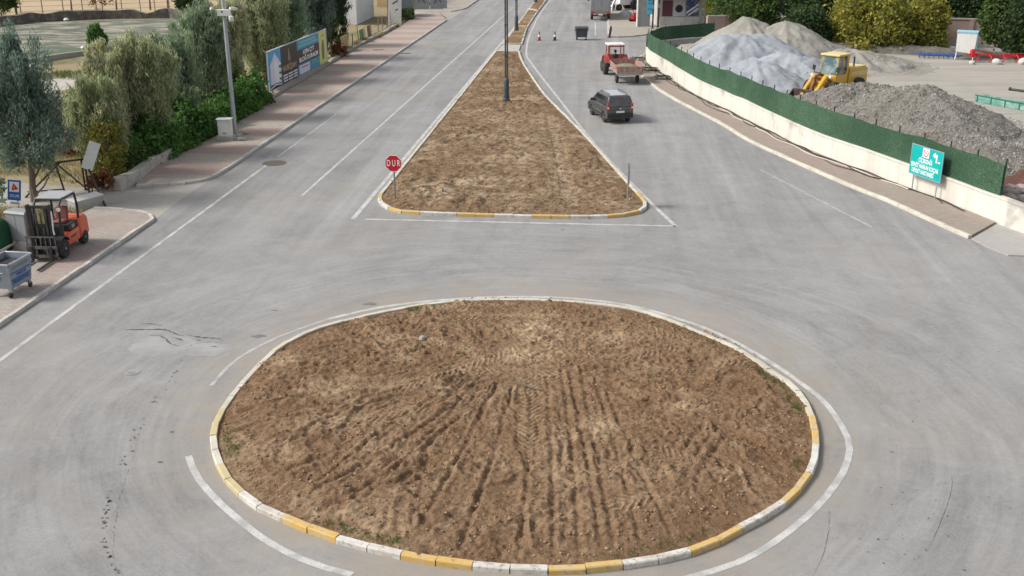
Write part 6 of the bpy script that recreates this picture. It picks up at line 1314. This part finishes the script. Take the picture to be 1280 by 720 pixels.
tag(grid_surface('earth_bank', 0, 44, -1.3, 1.3, .22, None, lambda X, Y: (.7*(1-(Y/1.15)**2)*(.5+fbm(X*.4, Y*.6, 3, 97))-.06+.2*(fbm(X*1.5, Y*1.5, 3, 98)-.5), {'dry': X*0}), mat('dark_bank_earth', (.13, .12, .105), .95, [(1.5, (.22, .2, .18), .45, .7, .8), (7., (.07, .06, .05), .5, .7, .7)], [(4., 1., .1)]), None, None, cut=lambda z: z > -.03), 'long low dark earth bank along the foot of the pink wall', 'earth bank')
eb = bpy.data.objects['earth_bank']; a_, b_ = P2(1035, 62), P2(1300, 74); eb.location = (a_.x, a_.y, 0); eb.rotation_euler.z = math.atan2((b_-a_).y, (b_-a_).x)
# trees behind the yard
TG = 'trees along the back of the gravel yard'
for i, (px, ty, hw, kd, pf, lb) in enumerate((((930, 46), -14, 40, 'green', 'egg', 'leafy mid-green tree beside the shop roof, above the gravel peaks'),
        ((1010, 50), -30, 34, 'dark', 'egg', 'tall dark tree between the shop tree and the yellow trees'), ((1008, 60), 18, 26, 'dark', 'bush', 'dark round bush in front of the pink wall behind the heaps'),
        ((1080, 60), -8, 48, 'yellow', 'bush', 'large yellowing bushy tree in front of the pink wall'), ((1150, 61), 4, 26, 'yellow', 'bush', 'smaller golden yellow tree right of the large one'),
        ((1040, 40), -24, 34, 'dark', 'egg', 'dark tree rising behind the large yellow tree'), ((1135, 38), -30, 40, 'dark', 'egg', 'dark tree behind the two yellow trees'), ((1190, 40), -26, 42, 'dark', 'bush', 'broad dark tree behind the pink wall above the hopper'),
        ((1228, 42), -30, 34, 'dark', 'egg', 'tall dark tree between hopper and right-hand trees'), ((1254, 68), -10, 30, 'green', 'egg', 'olive-green tree hanging over the wall above the red plough'), ((1292, 74), -16, 44, 'dark', 'bush', 'big dark green tree at the right edge'))):
    b = P(*px); s = mpp(px[1]); tree('leafy_tree', lb, b, (px[1]-ty)*s/.985, hw*s, kd, pf, TG, clumps=190, n_per=60, size=.2, elong=1.6, up=.1, out=.6, crown0=.06 if pf == 'bush' else .2, seed=130+i)
# far wood behind, one mass
rs = np.random.RandomState(9); cx = rs.uniform(20, 130, 900); cy = 135+rs.rand(900)*25+cx*.05; cz = 1+rs.rand(900)*7
V, Fq = leaves(np.stack([cx, cy, cz], 1), 26, np.array([1.2, 1.2, 1.0]), .45, 1.5, .1, 0, np.zeros(3), rs); tag(mesh_obj('far_wood', V, Fq, LM['dark'], None, False), 'dark wood filling the background behind the yard wall', 'wood', kind='stuff')
# shop building and yard beyond the side road
sb0 = P2(824, 33.5); sp_ = thing('shop_building', 'low shop with a pale canopy, printed window panels and a bay whose shade is a dark panel', 'building', (sb0.x, sb0.y, 0), math.radians(3))
M_SHW = mat('shop_wall', (.47, .45, .42), .9, [(1., (.36, .34, .31), .45, .7, .7)])
MB().box((6.5, 4.5, 2.0), (13.4, 8, 4.0)).build('wall', M_SHW, sp_); m = MB(); m.box((6.6, -.35, 3.35), (14.0, 2.2, .12), rotm(.09)); m.box((6.6, -1.42, 3.25), (14.0, .06, .5)); m.build('canopy', mat('pale_canopy', (.52, .53, .53), .6, [((4., .6, 1.), (.42, .43, .43), .45, .7, .7)]), sp_); MB().box((6.5, 4.6, 4.06), (13.9, 8.6, .12)).build('roof', mat('grey_sheet_roof', (.36, .37, .38), .6), sp_)
M_PBL = mat('blue_print', (.06, .10, .24), .5, [(1.6, (.35, .36, .42), .5, .62, .8), (.9, (.12, .05, .07), .55, .65, .7)])
for x, w, mm in ((.9, 1.1, mat('dark_red_print', (.12, .04, .06), .5)), (2.2, 1.3, mat('pale_print', (.50, .50, .55), .5)), (3.7, 1.4, M_PBL)):
    o = MB().box((x, .46, 1.95), (w, .08, 1.7)).build('window_panel', mm, sp_)
o = MB(); o.lathe([(.42, -.0), (.42, .02)], o=(2.2, .40, 1.9), axis='Y', n=20); o.build('printed_disc', M_BLACK, sp_); o = MB(); o.box((3.7, .405, 1.9), (1.6, .02, .16), rotm(0, -.6, 0)); o.box((3.8, .405, 1.55), (1.3, .02, .14), rotm(0, -.6, 0)); o.build('printed_stroke', M_SWHITE, sp_)
MB().box((5.6, .46, 2.1), (.95, .08, 1.3)).build('yellow_panel', mat('yellow_print', (.42, .36, .03), .5), sp_); MB().box((5.0, .47, 1.6), (.2, .1, 3.0)).build('pillar', M_SHW, sp_); MB().box((2.3, .44, .55), (4.4, .12, .9)).build('base_wall', mat('pale_base', (.55, .54, .52), .8, [((3., 1., 1.), (.4, .38, .36), .45, .7, .7)]), sp_)
MB().box((9.7, .45, 1.75), (5.2, .1, 2.6)).build('bay_shade_panel', mat('painted_bay_shade', (.02, .02, .022), .9), sp_)  # black panel on the wall stands in for the bay's unlit depth
for x in (7.0, 8.0, 9.1, 10.4, 11.9): MB().box((x, .38, 1.75), (.1, .1, 2.7)).build('bay_post', M_GREYM, sp_)
sg = thing('gate_pier', 'tall grey stone pier with a white edge left of the shop', 'pier', P(805, 35)+Vector((0, .6, 0))); MB().box((0, 0, 2.4), (1.3, .6, 4.8)).build('pier', mat('grey_stone_panel', (.34, .325, .3), .9, [(2., (.25, .23, .21), .45, .68, .8), (8., (.42, .4, .37), .52, .72, .6)], [(5., .5, .04)]), sg); MB().box((-.72, -.05, 2.4), (.12, .7, 4.8)).build('white_edge', M_WPAINT, sg); MB().box((.1, -.33, .8), (1.0, .05, 1.6)).build('metal_door', M_GREYM, sg)
sn = thing('blue_notice', 'light blue notice board hanging on the grey stone pier', 'notice board', P(811.5, 35)+Vector((.0, .1, 0))); MB().box((0, 0, 2.3), (.72, .05, 1.7)).build('board', mat('light_blue_notice', (.10, .42, .60), .5), sn); m = MB()
for z in (2.9, 2.6, 2.0): m.box((0, -.03, z), (.45, .02, .1))
m.build('text_lines', mat('dark_blue_notice', (.04, .2, .34), .5), sn)
for px, lb in (((815.5, 37), 'thin dark pole beside the light blue notice, left one of the pair'), ((822.5, 35.5), 'taller dark pole right of the light blue notice')):
    t = thing('dark_pole', lb, 'pole', P(*px)); MB().tube([(0, 0, 0), (0, 0, 6.2)], .09, 8).build('pole', M_BLKM, t); MB().box((0, -.1, 2.4), (.16, .1, .4)).build('box', M_GREYM, t)
# backhoe loader, tiller and parked clutter past the truck
bh_ = thing('backhoe_loader', 'white and grey backhoe loader with curved arms parked past the truck', 'loader', P(778, 14)+Vector((0, 1.0, 0)), math.radians(-150))
m = MB(); m.box((-.6, 0, 1.1), (2.6, 1.2, .8)); m.build('body', M_WPAINT, bh_, bevel=.06); m = MB(); m.box((-.9, 0, 2.0), (1.3, 1.3, 1.2)); m.build('cab_glass', M_GLASS, bh_, bevel=.04); MB().box((-.9, 0, 2.66), (1.5, 1.5, .12)).build('cab_roof', M_WPAINT, bh_, bevel=.04)
for s in (1, -1):
    wheel(bh_, -1.5, s*.85, .68, .4, .5, M_GREYM); wheel(bh_, 1.0, s*.8, .45, .3, .5, M_GREYM)
    m = MB(); m.tube([(-.4, s*.7, 1.5), (.8, s*.75, 2.1), (1.6, s*.75, 1.4), (2.2, s*.75, .5)], .12, 8); m.build('lift_arm', M_STEEL, bh_)
m = MB(); m.prism([(2.1, .9), (2.3, .1), (3.0, 0), (2.4, .0), (2.05, .15)], -1.05, 1.05, 'Y'); m.build('bucket', M_STEEL, bh_); m = MB(); m.tube([(-2.2, 0, 1.2), (-2.8, 0, 2.6), (-3.4, 0, 2.2), (-3.5, 0, 1.2)], [.15, .14, .12, .08], 8); m.build('rear_boom', M_WPAINT, bh_)
ti = thing('tiller', 'red and black garden tiller standing by the grey pier', 'tiller', P(792, 28), math.radians(60)); m = MB(); m.box((0, 0, .6), (.7, .5, .5)); m.box((.3, 0, .95), (.4, .3, .25)); m.build('engine', M_RIM, ti, bevel=.05); m = MB()
for s in (1, -1): m.tube([(-.2, s*.2, .7), (-1.0, s*.35, 1.35), (-1.3, s*.38, 1.4)], .035, 6)
m.build('handle', M_BLACK, ti)
for s in (1, -1): MB().lathe([(.32, -.08), (.32, .08)], o=(0, s*.38, .32), axis='Y', n=16).build('wheel', M_RUB, ti)
MB().box((.35, 0, .25), (.35, .9, .4)).build('tine_guard', M_RIM, ti, bevel=.04)
bo = thing('grey_mound', 'pale grey tarpaulin-covered mound in front of the backhoe', 'covered load', P(782, 21)); MB().lathe([(1.0, 0), (.95, .3), (.6, .6), (.1, .72)], n=16).build('cover', mat('grey_tarpaulin', (.45, .45, .46), .7, [(2., (.35, .35, .36), .45, .7, .6)], [(3., 1., .1)]), bo, smooth=60); MB().tube([(-.9, -.3, .2), (0, 0, .74), (.9, .3, .2)], .02, 5).build('rope', M_BLACK, bo)
hs = thing('hillside_building', 'pale grey building glimpsed above the white rubble behind the shop tree', 'building', P(972, 30)+Vector((0, 14, 0))); MB().box((0, 0, 3), (11, 7, 6)).build('wall', mat('blue_grey_render', (.34, .37, .40), .9, [(.6, (.28, .3, .33), .45, .7, .7)]), hs); MB().box((0, 0, 6.1), (11.6, 7.6, .2)).build('roof', M_CONC, hs)
for x in (-3, 0, 3): w_ = MB().box((x, -3.52, 3.6), (1.4, .06, 1.5)).build('window', M_WPAINT, hs); MB().box((x, -3.56, 3.6), (1.2, .03, 1.3)).build('pane', M_GLASS, w_)
# ------------------------------------------------------------------ clods, weeds and litter on the island and median
def clods(name, n, region, hfun, m, s0, s1, seed, label):
    rs = np.random.RandomState(seed); X, Y = region(rs, n); Z, at = hfun(X, Y); s = s0+(s1-s0)*rs.rand(len(X))**3
    ico = bmesh.new(); bmesh.ops.create_icosphere(ico, subdivisions=1, radius=1); iv = np.array([v.co[:] for v in ico.verts]); fi = np.array([[v.index for v in f.verts] for f in ico.faces]); ico.free()
    jit = 1+.5*(rs.rand(len(X), len(iv), 1)-.5); V = iv[None]*jit*s[:, None, None]*np.stack([.8+.6*rs.rand(len(X)), .8+.6*rs.rand(len(X)), .6+.3*rs.rand(len(X))], 1)[:, None, :]
    V = V+np.stack([X, Y, Z+s*.2], 1)[:, None, :]; Fc = fi[None]+(np.arange(len(X))*len(iv))[:, None, None]
    o = mesh_obj(name, V.reshape(-1, 3), Fc.reshape(-1, 3), m, None, False); return tag(o, label, 'soil clods', kind='stuff')
def reg_island(rs, n):
    a = rs.rand(n*2)*6.283; r = 7.65*np.sqrt(rs.rand(n*2)); X = ISL.x+r*np.cos(a); Y = ISL.y+r*np.sin(a); k = fbm(X*.5+5, Y*.5, 3, 46)+.25*(r > 6.6)+rs.rand(len(X))*.25 > .58; return X[k][:n], Y[k][:n]
clods('soil_clods', 9000, reg_island, island_h, M_CLOD, .008, .038, 21, 'loose clods and crumbs of earth on the round island')
def reg_med(rs, n):
    X = rs.uniform(-8, 9, n*4); Y = 42+56*rs.rand(n*4)**1.4; k = in_poly(X, Y, med); return X[k][:n], Y[k][:n]
clods('soil_clods', 3000, reg_med, median_h, M_CLOD, .015, .06, 22, 'loose clods of earth on the triangular median')
_in = offset(rim_pts, -.42, True)
def rim_(a0, a1, r):
    q = sorted(((math.degrees(math.atan2(p.y-ISL.y, p.x-ISL.x)) % 360, p) for p in _in), key=lambda t: (t[0]-a0) % 360); return [p for a, p in q if (a-a0) % 360 <= a1-a0]
tufts('weeds', None, 520, 'grass', .07, 81, .1, .01, 'green weeds along the right rim of the island', rim_(-30, 62, 7.5), .1)
tufts('weeds', None, 260, 'grass', .09, 82, .12, .012, 'green weeds along the lower left rim of the island', rim_(196, 262, 7.6), .1)
tufts('weeds', None, 130, 'grass', .08, 83, .12, .012, 'green weeds at the upper left rim of the island', rim_(112, 138, 7.6), .09)
tufts('weeds', None, 120, 'grass', .08, 84, .1, .012, 'sparse weeds along the near kerb of the island', rim_(262, 320, 7.6), .09)
st_ = MB(); st_.tube([P(642, 478, .24), P(655, 480, .26), P(668, 486, .24), P(679, 488, .22)], [.012, .02, .018, .008], 6); tag(st_.build('stick', M_BARK), 'short dark stick lying near the middle of the round island', 'stick')
for px, lb in (((528, 425), 'pale stone on the upper left of the round island'),):
    m = MB(); m.lathe([(.05, 0), (.11, .04), (.08, .12), (.02, .15)], n=8); tag(m.build('stone', M_ROCK, loc=P(*px, .2)), lb, 'stone')
